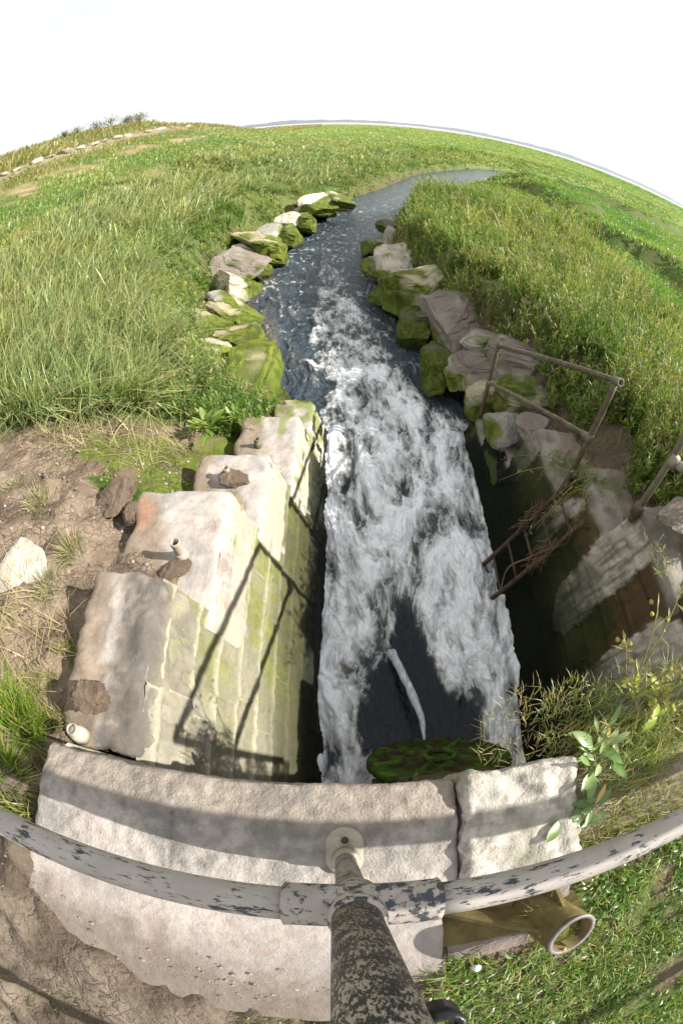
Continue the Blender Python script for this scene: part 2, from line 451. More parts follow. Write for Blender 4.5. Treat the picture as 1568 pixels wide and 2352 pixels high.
def ground_z(X, Y, detail=True):
    X, Y = np.asarray(X, float), np.asarray(Y, float)
    left = X < (XL(Y) + XR(Y)) / 2
    emb = np.interp(X, EMB_X, EMB_Z)
    f = emb_factor(Y)
    marsh = -2.2 + .05 * noise(X * .15, Y * .15, 0, 3)
    zl = marsh + (emb - marsh) * f * sstep(-60, -2, Y + 60)
    zl = np.where(X > -2.2, np.minimum(zl, -2.3), zl)
    mud_l = -1.40 - .36 * np.maximum(Y, -.2) + .10 * np.clip(-X - 1.2, 0, 4)
    zl = smax(zl, mud_l, .25)
    mud_r = -1.16 - .42 * np.maximum(Y, 0) - .02 * np.clip(X - 2, 0, 6)
    zr = smax(np.where(X > 30, -2.15, -2.2 - .0 * X), mud_r, .3) + .12 * noise(X * .3, Y * .3, 0, 8) + .55 * sstep(.02, .2, fbm(X * .16, Y * .2, 0, 3, 14)) * sstep(4, 8, X) - .22 * sstep(4, 8, X)
    top = np.where(left, zl, zr)
    # behind the headwall
    back = -1.19 + .0 * X
    top = np.where(Y < 0, back + (top - back) * sstep(-.25, .05, Y) * ((X < -.93) | (X > 2.3)), top)
    if detail:
        top = top + .05 * fbm(X * 1.1, Y * 1.1, 0, 3, 21) * sstep(.0, .6, Y)
        nearl = left & (Y < 4) & (X < -.9) & (X > -6)
        top = top + np.where(nearl, .05 * fbm(X * 4.5, Y * 4.5, 0, 5, 31, .6), .009 * fbm(X * 9, Y * 9, 0, 4, 31) * (Y < 4))
    # mud drifted over the apron behind the coping
    n = fbm(X * 3, Y * 3, 0, 3, 5)
    edge = np.interp(X, [-1.4, -.95, -.87, -.65, -.33, -.16, 0, .22, .3, .6, 2], [-.2, -.3, -.52, -.64, -.70, -.73, -.76, -.60, -.42, -.3, -.2]) + .10 * n + .03 * fbm(X * 14, Y * 14, 0, 2, 6)
    apron = sstep(-.01, .11, edge - Y)
    top = np.where(Y < -.06, top - .005 + apron * (.062 + .02 * n) * (X < .27), top)
    # channel
    dl, dr = poly_dist(X, Y, LB), poly_dist(X, Y, RB)
    inside = (X > XL(Y)) & (X < XR(Y))
    d = np.where(inside, -np.minimum(dl, dr), np.minimum(dl, dr))
    w = np.where(left, .85, .62) + .12 * noise(X * 1.3, Y * 1.3, 0, 12)
    far = sstep(14, 20, Y)
    low = WATER + .36 + .15 * d + .8 * np.maximum(0, d - 5)
    top = np.where((Y > 13) & (d > 0), top + (np.minimum(top, low) - top) * sstep(13, 17, Y) * np.where(left, 1, 1 - sstep(7.2, 9.6, X)), top)
    w = w * (1 - far) + far * .35
    bank = WATER - .25 + (top - WATER + .25) * sstep(.10, 1, d / (w * 1.75))
    z = np.where(Y < 0, top, np.where(d < -.1, WATER - .5, np.minimum(top, bank)))
    # between the masonry walls: open channel
    zs_l, zs_r = step_z(Y, LSTEP), step_z(Y, RSTEP)
    cut = (Y > -.12) & (Y < 3.7) & (X > XFL(zs_l) - .17) & (X < XFR(zs_r) + .17)
    keep = (Y > -.12) & (Y < 3.7) & ~cut
    z = np.where(cut, WATER - 1., np.where(keep, top, z))
    # mud stands just below the back of the capstones
    rl = np.interp(Y, [0, .4, 1.2, 1.9, 2.65, 3.4], [-1.52, -1.56, -1.9, -2.25, -2.64, -2.94]); rr_ = np.interp(Y, [0, .35, 1.05, 1.75, 2.4, 3.0, 3.5], [-1.3, -1.5, -1.85, -2.17, -2.42, -2.86, -3.1])
    bl = rl - .05 + .55 * np.maximum(0, (XFL(rl) - .62) - X); br = rr_ - .06 + 1.15 * np.maximum(0, X - XFR(rr_) - .32)
    nn = .05 * fbm(X * 3.2, Y * 3.2, 0, 4, 33)
    z = np.where((Y > 0) & (Y < 3.7) & (X <= XFL(zs_l) - .17), np.minimum(z, bl + nn), z)
    z = np.where((Y > 0) & (Y < 3.7) & (X >= XFR(zs_r) + .17), np.minimum(z, br + nn), z)
    # headwall strip
    z = np.where((Y > -.36) & (Y <= -.12) & (X > -.93) & (X < 2.2), np.minimum(z, -1.24), z)
    z = np.where((Y > -.12) & (Y < .02) & (X > -.93) & (X < 2.25), np.minimum(z, -1.6), z)
    # far mud flats, flat
    R = np.hypot(X, Y)
    z = np.where(R > 330, np.minimum(z, -2.2 - 2.2 * sstep(330, 520, R)), z) if np.any(R > 330) else z
    return z

def axis(lo_dense, hi_dense, step, end_lo, end_hi, growth=1.075):
    a = list(np.arange(lo_dense, hi_dense + 1e-6, step)); s = step
    while a[-1] < end_hi: s = min(s * growth, 2500.); a.append(a[-1] + s)
    s = step
    while a[0] > end_lo: s = min(s * growth, 2500.); a.insert(0, a[0] - s)
    return np.array(a)

def build_ground():
    xs = axis(-2.6, 2.6, .02, -30000, 30000); ys = axis(-1.45, 4.0, .02, -400, 30000)
    X, Y = np.meshgrid(xs, ys, indexing='ij'); X, Y = X.ravel(), Y.ravel()
    Z = ground_z(X, Y)
    R = np.hypot(X, Y)
    left = X < (XL(Y) + XR(Y)) / 2
    n = fbm(X * .9, Y * .9, 0, 4, 41); n2 = fbm(X * 5, Y * 5, 0, 4, 42); n3 = fbm(X * .12, Y * .12, 0, 4, 43)
    grass = lerp3((.065, .10, .022), (.11, .12, .04), sstep(-.4, .5, n + .5 * n2))
    mudc = lerp3((.125, .092, .064), (.215, .165, .12), sstep(-.5, .5, n2 + .4 * n))
    c = grass.copy(); mud = np.zeros(len(X))
    # bare mud beside the left wall
    gl = np.interp(X, [-6, -3.6, -2.4, -1.6, -.9], [2.0, 2.45, 2.7, 2.95, 3.2]) + .25 * n
    m = left & (Y > -3) & (X > -6)
    mm = m * (1 - sstep(-.25, .12, Y - gl))
    mm = np.maximum(mm, (~left) * (1 - sstep(2.4, 3.4, X)) * (1 - sstep(3.6, 5, Y)) * (Y > -.1)); c = c; mudc = np.where(((Y < -.1) & (X < .3))[:, None], mudc * np.array((.74, .78, .82)), mudc); mud_dark = (~left) * (1 - sstep(3.6, 5, Y)) * (Y > .05)
    mm = np.maximum(mm, (Y < -.1) * (X < .3) * 1.)
    c = lerp3(c, lerp3(mudc, (.13, .10, .075), mud_dark * .8), mm); mud = np.maximum(mud, mm)
    lawn = (Y < -.1) * (X > .27) * sstep(-.2, .35, n2 + .6 * n)
    c = lerp3(c, (.12, .09, .06), lawn * .85); mud = np.maximum(mud, lawn * .6)
    # moss and algae on the mud
    mossy = np.exp(-((X + 1.5) ** 2 / .5 + (Y - 2.15) ** 2 / .22)) + .8 * np.exp(-((X + 1.25) ** 2 / .05 + (Y - 1.75) ** 2 / .05)) + .9 * np.exp(-((X + 1.0) ** 2 / .1 + (Y - 2.7) ** 2 / .12))
    mo = sstep(.25, .62, mossy * (.75 + n2 * .8))
    c = lerp3(c, (.085, .115, .014), mo * .9 * mm)
    pool = sstep(.45, .7, np.exp(-((X + 1.45) ** 2 / .10 + (Y - 1.72) ** 2 / .012)) + .25 * n2)
    c = lerp3(c, (.035, .07, .008), pool * mm)
    # river banks: wet mud
    d = np.minimum(poly_dist(X, Y, LB), poly_dist(X, Y, RB))
    wet = 1 - sstep(.5, 1.25, (d + .2 * n) * np.interp(Y, [10, 16], [1, 2.6]))
    c = lerp3(c, (.12, .09, .062), wet * (Y > 3.5)); mud = np.maximum(mud, wet)
    # red strand line of dead wrack, dry slope
    wr = np.abs(X - (-9.7 + .8 * noise(Y * .12, 0, 0, 51))) + .8 * n
    wm = (1 - sstep(.2, 1.0, wr)) * (Y > 4) * (Y < 90)
    wm = np.maximum(wm, .8 * (1 - sstep(.1, .5, np.abs(X + 6.6 + 1.2 * noise(Y * .3, 3, 0, 52)) + .7 * n)) * (Y < 28) * (Y > 5))
    wm = wm * sstep(-.7, -.05, n2 + .8 * n) * sstep(-.25, .25, fbm(X * .30, Y * .30, 0, 3, 53)); c = lerp3(c, (.34, .225, .15), wm); mud = np.maximum(mud, wm * .3)
    rk = (1 - sstep(.3, 1.2, np.abs(X + 12.6) + .6 * n)) * (Y > 4) * (Y < 90)
    c = lerp3(c, (.30, .25, .18), rk * .6)
    bright = sstep(20, 60, R) * (X > -8)
    c = lerp3(c, lerp3((.13, .22, .045), (.20, .25, .085), sstep(-.4, .4, n3 + .3 * n)), bright * .9)
    flats = sstep(320, 380, R + 40 * fbm(X * .01, Y * .01, 0, 3, 60))
    c = lerp3(c, lerp3((.30, .27, .25), (.42, .41, .42), sstep(500, 3000, R)), flats)
    o = mesh_np('ground', np.stack([X, Y, Z], 1), [grid_faces(len(xs), len(ys))], M_GROUND, attrs={'col': c, 'mud': mud})
    tag(o, kind='structure'); return o
build_ground()

# ------------------------------------------------------------------ water
def build_water():
    a = np.concatenate([np.arange(-.05, 9, .0135), 9 + np.cumsum(np.linspace(.0135, .35, 300))])
    a = a[a < 58]
    t = np.linspace(0, 1, 170)
    Y = np.repeat(a, len(t)); T = np.tile(t, len(a))
    xl = np.where(Y < 3.75, XL(Y) - .03, XL(Y) - .30); xr = np.where(Y < 3.75, XR(Y) + .03, XR(Y) + .30)
    X = xl + (xr - xl) * T
    # flow coordinates: across (metres from the mid line), along
    mid = (XL(Y) + XR(Y)) / 2
    U = X - np.where(Y > 3, mid, .655)
    # turbulence
    wx = .13 * fbm(X * 1.7, Y * .9, 0, 3, 70); wy = .3 * fbm(X * 1.7, Y * .9, 5, 3, 71)
    q = fbm((X + wx) * 3.2, (Y + wy) * 1.5, 0, 5, 72, .58)
    q2 = fbm((X + wx * .6) * 9, (Y + wy * .5) * 3.6, 0, 4, 74, .6)
    ridge = 1 - np.abs(fbm((X + wx) * 2.6, (Y + wy) * 1.6, 3, 4, 76, .55)) * 2.2
    # calm dark tongue under the flap
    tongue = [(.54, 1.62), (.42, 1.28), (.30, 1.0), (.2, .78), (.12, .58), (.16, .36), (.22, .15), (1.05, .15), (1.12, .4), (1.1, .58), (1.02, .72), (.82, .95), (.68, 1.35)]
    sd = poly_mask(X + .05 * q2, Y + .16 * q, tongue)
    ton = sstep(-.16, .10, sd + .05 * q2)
    # white water envelope downstream
    cl = np.interp(Y, [3.5, 4, 5.5, 7, 8.3, 10], [.55, .52, .12, -.10, -.22, -.3])
    wl_ = np.interp(Y, [3.3, 4, 4.7, 5.5, 7, 8.5, 10], [2.0, .85, .62, .50, .36, .26, .2])
    wr_ = np.interp(Y, [3.3, 4, 4.7, 5.5, 7, 8.5, 10], [2.0, .95, .62, .62, .55, .35, .2])
    s = U + (mid if False else 0)
    xx = X - cl + .22 * q
    env = np.where(xx < 0, 1 - sstep(.65, 1.15, -xx / wl_), 1 - sstep(.65, 1.15, xx / wr_))
    amt = np.interp(Y, [0, .3, 1.2, 2.6, 4, 5, 6.5, 8.5, 10, 14, 20], [.86, .86, .84, .80, .72, .62, .48, .28, .12, .06, .02])
    foam = amt * env * (.88 + .20 * ridge * .6 + .80 * q) * (1 - ton)
    foam = foam * (1 - .30 * sstep(.9, 2.6, Y) * sstep(-.1, .45, -q2 - q))
    # crests further down
    cr = sstep(.50, 1.05, ridge + .5 * q2) * np.interp(Y, [3.6, 5, 8, 12, 17, 24, 30], [0, .24, .32, .30, .26, .08, 0])
    side = sstep(.10, .0, np.minimum(X - xl, xr - X) - .05 + .08 * q2) * np.interp(Y, [0, 3.5, 4.5, 6], [.35, .3, .1, 0])
    foam = np.clip(np.maximum(foam, cr) + side * (1 - ton), 0, 1)
    amp = np.interp(Y, [0, .3, 1.5, 3.5, 5, 8, 12, 20, 40], [.05, .10, .13, .11, .075, .045, .028, .016, .008])
    Z = WATER + amp * (q * .62 + q2 * .10 + .16 * (ridge - .5)) * (1 - .9 * ton) + .05 * ton * sstep(1.6, .3, Y) - .04 * ton
    hump = np.exp(-((Y - .9) / .8) ** 2) * (np.exp(-((X + .02) / .22) ** 2) + np.exp(-((X - 1.3) / .2) ** 2))
    Z += .07 * hump
    shallow = sstep(.75, .1, np.minimum(X - XL(Y), 9)) * sstep(4.5, 5.5, Y) * sstep(16, 9, Y) * (.5 + .9 * q)
    rip = np.interp(Y, [0, 1.5, 4, 10, 18, 30], [.5, .7, .75, .6, .38, .22]) * (1 - .85 * ton)
    flow = np.stack([X * 1.0 + .10 * q, Y * 1.0 + .16 * q2, 0 * X], 1)
    o = mesh_np('water', np.stack([X, Y, Z], 1), [grid_faces(len(a), len(t))[:, ::-1]], M_WATER,
                attrs={'dark': ton, 'foam': foam, 'depth': np.clip(shallow, 0, 1), 'rip': rip, 'flow': flow})
    tag(o, kind='structure'); return o
build_water()

def mat_spray():
    b = NB('falling water'); n = b.noise(b.pos((1, .12, .25)), 110, 4)
    col = b.mix(b.ramp(n, .40, .70), (.55, .60, .67), (.80, .84, .89))
    t = b.n('ShaderNodeBsdfTransparent').outputs[0]
    return b.done(b.n('ShaderNodeMixShader', {0: b.ramp(n, .35, .65, .38, .72), 1: t, 2: b.bsdf(col, .3).outputs[0]}).outputs[0])
path = bend([(.60, .34, -3.21), (.585, .50, -3.20), (.53, .72, -3.25), (.45, .98, -3.34), (.40, 1.12, -3.40)], 8)
V1, F1 = tube(path, np.interp(np.linspace(0, 1, len(path)), [0, .5, 1], [.011, .032, .040]), 10)
V1 += .010 * np.stack([noise(V1[:, 0] * 22, V1[:, 1] * 9, V1[:, 2] * 22, k) for k in (1, 2, 3)], 1)
o = mesh_np('water_spout', V1, F1, mat_spray(), attrs=None)
tag(o, 'thin white jet of water arcing off the lip of the round flap', 'water jet', kind='stuff')

# ------------------------------------------------------------------ masonry
def face_wall(name, XF, S, y1, mat, parent, colour, seed, sgn):
    """battered face with courses of stone; sgn = direction of the outward normal along X"""
    ys = np.arange(-.02, y1, .012); zs = np.arange(WATER - .45, -1.2, .012)
    Yg, Zg = np.meshgrid(ys, zs, indexing='ij'); Y, Z = Yg.ravel(), Zg.ravel()
    wy = Y + .02 * noise(Y * 3, Z * 3, 0, seed); wz = Z + .014 * noise(Y * 2.2, Z * 2, 0, seed + 1) + .02 * noise(Y * .6, 0, 0, seed + 2)
    H = .195; row = np.floor((wz - WATER) / H); fz = (wz - WATER) / H - row
    L = .62 + .22 * ((_hash(row.astype(np.int64), row.astype(np.int64) * 0, row.astype(np.int64) * 0, 3) % 100) / 100)
    off = (_hash(row.astype(np.int64), row.astype(np.int64) * 0 + 5, row.astype(np.int64) * 0, 9) % 100) / 100
    cy = wy / L + off; colm = np.floor(cy); fy = cy - colm
    dz = np.minimum(fz, 1 - fz) * H; dy = np.minimum(fy, 1 - fy) * L
    rnd0 = (_hash(row.astype(np.int64), colm.astype(np.int64), row.astype(np.int64) * 0, 29) % 1000) / 1000
    dj = np.minimum(dz, dy * (1.5 + 1.2 * rnd0) * (1 if sgn > 0 else 5) + .004) + .004 * noise(Y * 30, Z * 30, 0, seed + 3)
    joint = 1 - sstep(.008, .019, dj)
    rnd = (_hash(row.astype(np.int64), colm.astype(np.int64), row.astype(np.int64) * 0, 17) % 1000) / 1000
    g = fbm(Y * 9, Z * 9, 0, 4, seed + 4, .55)
    c, extra = colour(Y, Z, joint, rnd, g)
    disp = .010 * g + .014 * (rnd - .5) + (.012 if sgn > 0 else .018 * (1 - .7 * extra)) * joint
    if extra is not None: disp = disp + extra * (.020 + .010 * fbm(Y * 14, Z * 14, 0, 3, seed + 6))
    X = XF(Z) + sgn * disp
    V = np.stack([X, Y + .0 * g, Z], 1)
    F = grid_faces(len(ys), len(zs))
    cz = Z[F].mean(1); cyy = Y[F].mean(1)
    ok = cz < step_z(cyy, S) - .03
    F = F[ok]
    if sgn < 0: F = F[:, ::-1]
    return mesh_np(name, V, [F], mat, parent, attrs={'col': c})

def col_left(Y, Z, joint, rnd, g):
    h = Z - WATER
    stone = lerp3((0.186, 0.171, 0.125), (0.233, 0.212, 0.166), rnd)
    stone = lerp3(stone, (0.155, 0.150, 0.114), sstep(0, .5, g) * .5)
    n = fbm(Y * 2.2, Z * 2.2, 0, 4, 204); n2 = fbm(Y * 14, Z * 6, 0, 3, 205)
    mor = lerp3((.34, .31, .225), (.27, .245, .18), rnd)
    c = lerp3(stone, mor, joint)
    top = step_z(Y, LSTEP)
    moss = sstep(.15, .9, Y + .35 * n) * sstep(2.05, 1.4, h + .25 * n) * (1 - .6 * joint)
    moss = np.maximum(moss, sstep(2.2, 3.0, Y) * .8) * (.45 + .55 * sstep(-.35, .25, n2 + n))
    c = lerp3(c, lerp3((0.104, 0.122, 0.018), (0.160, 0.166, 0.047), sstep(-.4, .5, n2)), np.clip(moss, 0, 1) * .88)
    # stripes where the mortar has run
    c = lerp3(c, (0.290, 0.269, 0.207), .30 * sstep(.3, .7, fbm(Y * 1.2, Z * 16, 0, 3, 207)))
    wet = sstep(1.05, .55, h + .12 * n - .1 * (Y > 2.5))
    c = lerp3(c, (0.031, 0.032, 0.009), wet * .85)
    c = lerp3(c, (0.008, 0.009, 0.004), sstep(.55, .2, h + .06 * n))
    # pale mud that has washed down below each step
    for y0, y1, z in LSTEP[1:4]:
        dd = (z - Z) - .34 * (1 - np.clip((Y - y0) / (y1 - y0), 0, 1.) ** .7) * 1.2 + .05 * n + .03 * n2
        pm = (1 - sstep(-.02, .02, dd)) * (Y > y0) * (Y < y1)
        c = lerp3(c, lerp3((0.290, 0.248, 0.218), (0.238, 0.202, 0.176), sstep(-.3, .3, n2)), pm * .95)
    return c, None

A_R, N_R = (1.466, 0, WATER), (1, 0, -.33)
def face_poly(px):
    return [tuple(on_plane(x, y, A_R, N_R)[1:]) for x, y in px]
PALE = [face_poly(p) for p in (
    [(1140, 1075), (1150, 1040), (1185, 1010), (1235, 985), (1262, 1012), (1225, 1060), (1190, 1105), (1150, 1120)],
    [(1205, 1265), (1222, 1215), (1262, 1165), (1340, 1140), (1350, 1165), (1300, 1200), (1262, 1240), (1245, 1270)],
    [(1268, 1450), (1272, 1405), (1285, 1345), (1345, 1280), (1410, 1195), (1480, 1160), (1545, 1200), (1530, 1260), (1460, 1320), (1400, 1370), (1350, 1415), (1300, 1455)],
    [(1335, 1590), (1350, 1540), (1395, 1500), (1450, 1460), (1510, 1425), (1568, 1440), (1640, 1400), (1700, 1600), (1568, 1640), (1450, 1660), (1360, 1640)])]
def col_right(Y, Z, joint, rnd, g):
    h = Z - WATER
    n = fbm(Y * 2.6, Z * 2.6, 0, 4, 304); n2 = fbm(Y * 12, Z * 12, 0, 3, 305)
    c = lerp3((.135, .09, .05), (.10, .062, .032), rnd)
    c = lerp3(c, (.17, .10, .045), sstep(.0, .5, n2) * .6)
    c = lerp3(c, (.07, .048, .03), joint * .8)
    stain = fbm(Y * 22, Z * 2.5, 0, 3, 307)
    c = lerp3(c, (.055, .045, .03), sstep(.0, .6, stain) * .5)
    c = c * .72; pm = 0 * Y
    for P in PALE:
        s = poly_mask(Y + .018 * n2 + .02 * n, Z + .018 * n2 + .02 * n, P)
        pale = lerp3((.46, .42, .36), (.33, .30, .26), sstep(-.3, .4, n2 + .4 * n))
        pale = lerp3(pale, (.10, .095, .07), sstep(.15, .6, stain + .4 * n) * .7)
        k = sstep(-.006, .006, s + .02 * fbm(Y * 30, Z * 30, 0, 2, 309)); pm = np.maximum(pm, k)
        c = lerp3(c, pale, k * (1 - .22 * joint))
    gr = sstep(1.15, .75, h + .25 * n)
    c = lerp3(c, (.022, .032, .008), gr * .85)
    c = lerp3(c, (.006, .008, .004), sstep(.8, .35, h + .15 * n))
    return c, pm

def cap_col(V, base, alt, mudf, seed, dark=None):
    n = fbm(V[:, 0] * 5, V[:, 1] * 5, V[:, 2] * 5, 4, seed); n2 = fbm(V[:, 0] * 22, V[:, 1] * 22, V[:, 2] * 22, 3, seed + 2)
    c = lerp3(base, alt, sstep(-.35, .45, n + .4 * n2))
    c = lerp3(c, (0.274, 0.228, 0.182), sstep(.22, .6, n2 - n) * .6)
    if mudf is not None:
        c = lerp3(c, lerp3((0.195, 0.153, 0.114), (0.234, 0.189, 0.143), sstep(-.3, .3, n2)), sstep(-.08, .08, mudf + .10 * n + .04 * n2))
    return c

wall_l = thing('wing_wall', 'sunlit stepped stone wing wall with pale capstones and green algae, left of the white water', 'wall', (-.6, 1.8, WATER), None)
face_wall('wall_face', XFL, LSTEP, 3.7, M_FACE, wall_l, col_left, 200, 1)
BACK_L = [(-1.12, -1.18), (-1.22, -1.14), (-1.06, -1.02), (-.94, -.9), (-.72, -.70)]
for i, (y0, y1, z) in enumerate(LSTEP):
    xb = BACK_L[i][0]; xf = float(XFL(z)) + .012
    rough = i == 0
    V, F = block((xb, y0 - .10 if i else y0 + .01, z - .34), (xf, y1, z), .022, .03 if not rough else .035, .009 if not rough else .016, 11, 400 + i,
                 shape=(lambda V, z=z, xf=xf: np.stack([V[:, 0] + .33 * np.clip(z - V[:, 2], 0, 1) * sstep(xf - .3, xf, V[:, 0]) + .05 * noise(V[:, 1] * 5, 1, 0, 5) * sstep(xf - .25, xf - .6, V[:, 0]), V[:, 1] + .05 * noise(V[:, 0] * 4, 7, 0, 6), V[:, 2]], 1)))
    topm = sstep(z - .05, z - .01, V[:, 2])
    if i == 0: mudf = np.where((V[:, 1] < .40) & (V[:, 0] < -.93), .3, -.5) * topm - .5 * (1 - topm)
    elif i == 1: mudf = (.9 - np.hypot((V[:, 0] + 1.15) / .22, (V[:, 1] - 1.08) / .42)) * .5
    elif i == 2: mudf = (.9 - np.hypot((V[:, 0] + .80) / .18, (V[:, 1] - 1.72) / .16)) * .5
    elif i == 3: mudf = (1. - np.hypot((V[:, 0] + .88) / .16, (V[:, 1] - 2.9) / .6)) * .4
    else: mudf = np.full(len(V), -.5)
    mudf = np.maximum(mudf, np.where(V[:, 2] > z - .2, (xb + .13 + .05 * noise(V[:, 1] * 5, i, 0, 9) - V[:, 0]) * 2.2, -.5))
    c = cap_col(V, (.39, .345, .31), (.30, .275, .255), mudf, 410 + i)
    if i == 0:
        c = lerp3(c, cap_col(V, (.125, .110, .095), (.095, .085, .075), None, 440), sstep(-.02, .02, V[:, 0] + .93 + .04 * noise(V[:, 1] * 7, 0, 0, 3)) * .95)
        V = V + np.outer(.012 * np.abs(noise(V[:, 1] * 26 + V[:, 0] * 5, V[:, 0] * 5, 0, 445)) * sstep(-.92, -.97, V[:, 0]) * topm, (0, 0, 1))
    if i == 1:
        red = sstep(.1, .4, 1 - np.hypot((V[:, 0] + 1.22) / .2, (V[:, 1] - 1.40) / .17) + .3 * noise(V[:, 0] * 9, V[:, 1] * 9, 0, 4))
        c = lerp3(c, (0.311, 0.174, 0.118), red * .8)
    # algae-stained front like the face below
    fr = sstep(xf - .03, xf + .02, V[:, 0] - .33 * np.clip(z - V[:, 2], 0, 1)) * sstep(z - .03, z - .12, V[:, 2])
    c = lerp3(c, (0.296, 0.274, 0.185), fr * .8)
    if i >= 3: c = lerp3(c, (0.148, 0.178, 0.037), sstep(.0, .3, noise(V[:, 0] * 6, V[:, 1] * 6, V[:, 2] * 6, 8) + .25 * (i == 4) - .1) * .8)
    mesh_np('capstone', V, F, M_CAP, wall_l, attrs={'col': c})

wall_r = thing('wing_wall', 'shaded brown stone wing wall with pale dried mud patches behind the iron ladder', 'wall', (1.9, 1.8, WATER), None)
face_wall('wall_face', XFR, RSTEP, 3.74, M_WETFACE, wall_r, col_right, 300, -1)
BACK_R = [.55, .50, .45, .42, .38, .34]
for i, (y0, y1, z) in enumerate(RSTEP):
    xf = float(XFR(z)) - .012; xb = xf + BACK_R[i]
    V, F = block((xf, y0 - .08, z - .34), (xb, y1, z), .026, .03, .013, 10, 500 + i,
                 shape=(lambda V, z=z, xf=xf: np.stack([V[:, 0] - .33 * np.clip(z - V[:, 2], 0, 1) * sstep(xf + .3, xf, V[:, 0]) - .006, V[:, 1] + .05 * noise(V[:, 0] * 4, 7, 0, 6), V[:, 2]], 1)))
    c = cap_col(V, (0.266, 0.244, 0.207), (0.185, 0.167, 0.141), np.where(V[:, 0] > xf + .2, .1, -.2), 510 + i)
    side = sstep(z - .04, z - .1, V[:, 2])
    fc, _ = col_right(V[:, 1], V[:, 2], np.zeros(len(V)), np.full(len(V), .5), 0)
    c = lerp3(c, fc, side)
    c = lerp3(c, (0.067, 0.089, 0.022), sstep(.1, .4, noise(V[:, 0] * 5, V[:, 1] * 5, V[:, 2] * 5, 12)) * .6)
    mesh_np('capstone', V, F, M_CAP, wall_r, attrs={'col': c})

# headwall with the outlet, coping and apron
head = thing('headwall', 'stone headwall over the culvert outlet with rough concrete coping under the painted rail', 'wall', (.6, -.2, WATER), None)
def plate_with_hole(x0, x1, z0, z1, cx, cz, r, y0, y1, n=48):
    a = np.linspace(0, 2 * math.pi, n, endpoint=False)
    ci = np.stack([cx + r * np.cos(a), cz + r * np.sin(a)], 1)
    k = np.minimum(np.where(np.cos(a) > 0, (x1 - cx) / np.maximum(np.cos(a), 1e-6), (x0 - cx) / np.minimum(np.cos(a), -1e-6)),
                   np.where(np.sin(a) > 0, (z1 - cz) / np.maximum(np.sin(a), 1e-6), (z0 - cz) / np.minimum(np.sin(a), -1e-6)))
    co = np.stack([cx + k * np.cos(a), cz + k * np.sin(a)], 1)
    mk = lambda p, y: np.stack([p[:, 0], np.full(n, y), p[:, 1]], 1)
    V = np.concatenate([mk(ci, y1), mk(co, y1), mk(co, y0), mk(ci, y0)]); j = np.arange(n); j2 = (j + 1) % n
    F = [np.stack([b * n + j, ((b + 1) % 4) * n + j, ((b + 1) % 4) * n + j2, b * n + j2], 1) for b in range(4)]
    return V, [np.concatenate(F)]
V, F = plate_with_hole(-.98, 2.45, WATER - .5, -1.28, .62, -2.86, .42, -.32, .0)
mesh_np('wall_face', V, F, M_WETFACE, head, smooth=False, attrs={'col': np.tile((.13, .115, .085), (len(V), 1))})
V, F = tube(seg((.62, -.35, -2.86), (.62, .05, -2.86), 3), .43, 32, hollow=.9)
mesh_np('outlet_pipe', V, F, M_LADDER, head)
def coping_shape(V):
    V = V.copy(); f = sstep(-.13, -.07, V[:, 1]); V[:, 2] += f * .0045 * fbm(V[:, 0] * 55, V[:, 1] * 55, 0, 3, 603, .6) - .030 * sstep(-.11, .02, V[:, 1]); return V
V, F = block((-.905, -.352, -1.36), (.295, .006, -1.145), .010, .020, .005, 22, 600, coping_shape)
n = fbm(V[:, 0] * 4, V[:, 1] * 4, 0, 4, 601); n2 = fbm(V[:, 0] * 25, V[:, 1] * 25, V[:, 2] * 25, 3, 602)
c = lerp3((.32, .285, .255), (.245, .225, .205), sstep(-.35, .35, n + .4 * n2))
c = lerp3(c, (.235, .195, .155), sstep(-.15, -.09, V[:, 1] + .02 * n) * .7)
c = lerp3(c, (.16, .145, .13), sstep(.22, .6, n2 + n) * .55)
c = lerp3(c, (.13, .12, .115), (1 - sstep(.0, .035, np.abs(V[:, 1] + .12 + .03 * n))) * sstep(-.3, .4, n + n2) * .5)
ck = np.abs(V[:, 0] + .445 + .02 * noise(V[:, 1] * 14, 0, 0, 606)); V[:, 2] -= .010 * sstep(.006, .001, ck) * (V[:, 1] < -.11); c = lerp3(c, (.10, .09, .08), sstep(.007, .002, ck) * (V[:, 1] < -.11) * .8)
mesh_np('coping', V, F, M_COPING, head, attrs={'col': c})
def rough_shape(V):
    V = V.copy(); q = fbm(V[:, 0] * 7, V[:, 1] * 16, 0, 4, 611, .6)
    V[:, 2] += .012 * q * sstep(-1.2, -1.13, V[:, 2]); return V
V, F = block((.30, -.345, -1.36), (.645, .020, -1.118), .010, .028, .012, 16, 610, rough_shape)
n = fbm(V[:, 0] * 5, V[:, 1] * 8, 0, 4, 612); n2 = fbm(V[:, 0] * 30, V[:, 1] * 30, V[:, 2] * 30, 3, 613)
c = lerp3((.40, .365, .315), (.28, .26, .225), sstep(-.3, .4, n + .5 * n2)); c = lerp3(c, (.21, .205, .14), sstep(.05, .5, n) * .55); c = lerp3(c, (.15, .14, .12), sstep(.2, .55, n2 - .4 * n) * .6)
mesh_np('end_stone', V, F, M_COPING, head, attrs={'col': c})['label'] = 'rough pale quarry faced end stone'
V, F = block((.648, -.30, -1.5), (2.45, .0, -1.19), .05, .03, .012, 9, 615)
mesh_np('wall_top', V, F, M_CAP, head, attrs={'col': cap_col(V, (0.216, 0.187, 0.144), (0.144, 0.122, 0.086), None, 616)})
V, F = block((-.945, -.80, -1.30), (.262, -.356, -1.149), .014, .012, .004, 14, 620)
n = fbm(V[:, 0] * 3, V[:, 1] * 3, 0, 4, 621); n2 = fbm(V[:, 0] * 20, V[:, 1] * 20, 0, 3, 622)
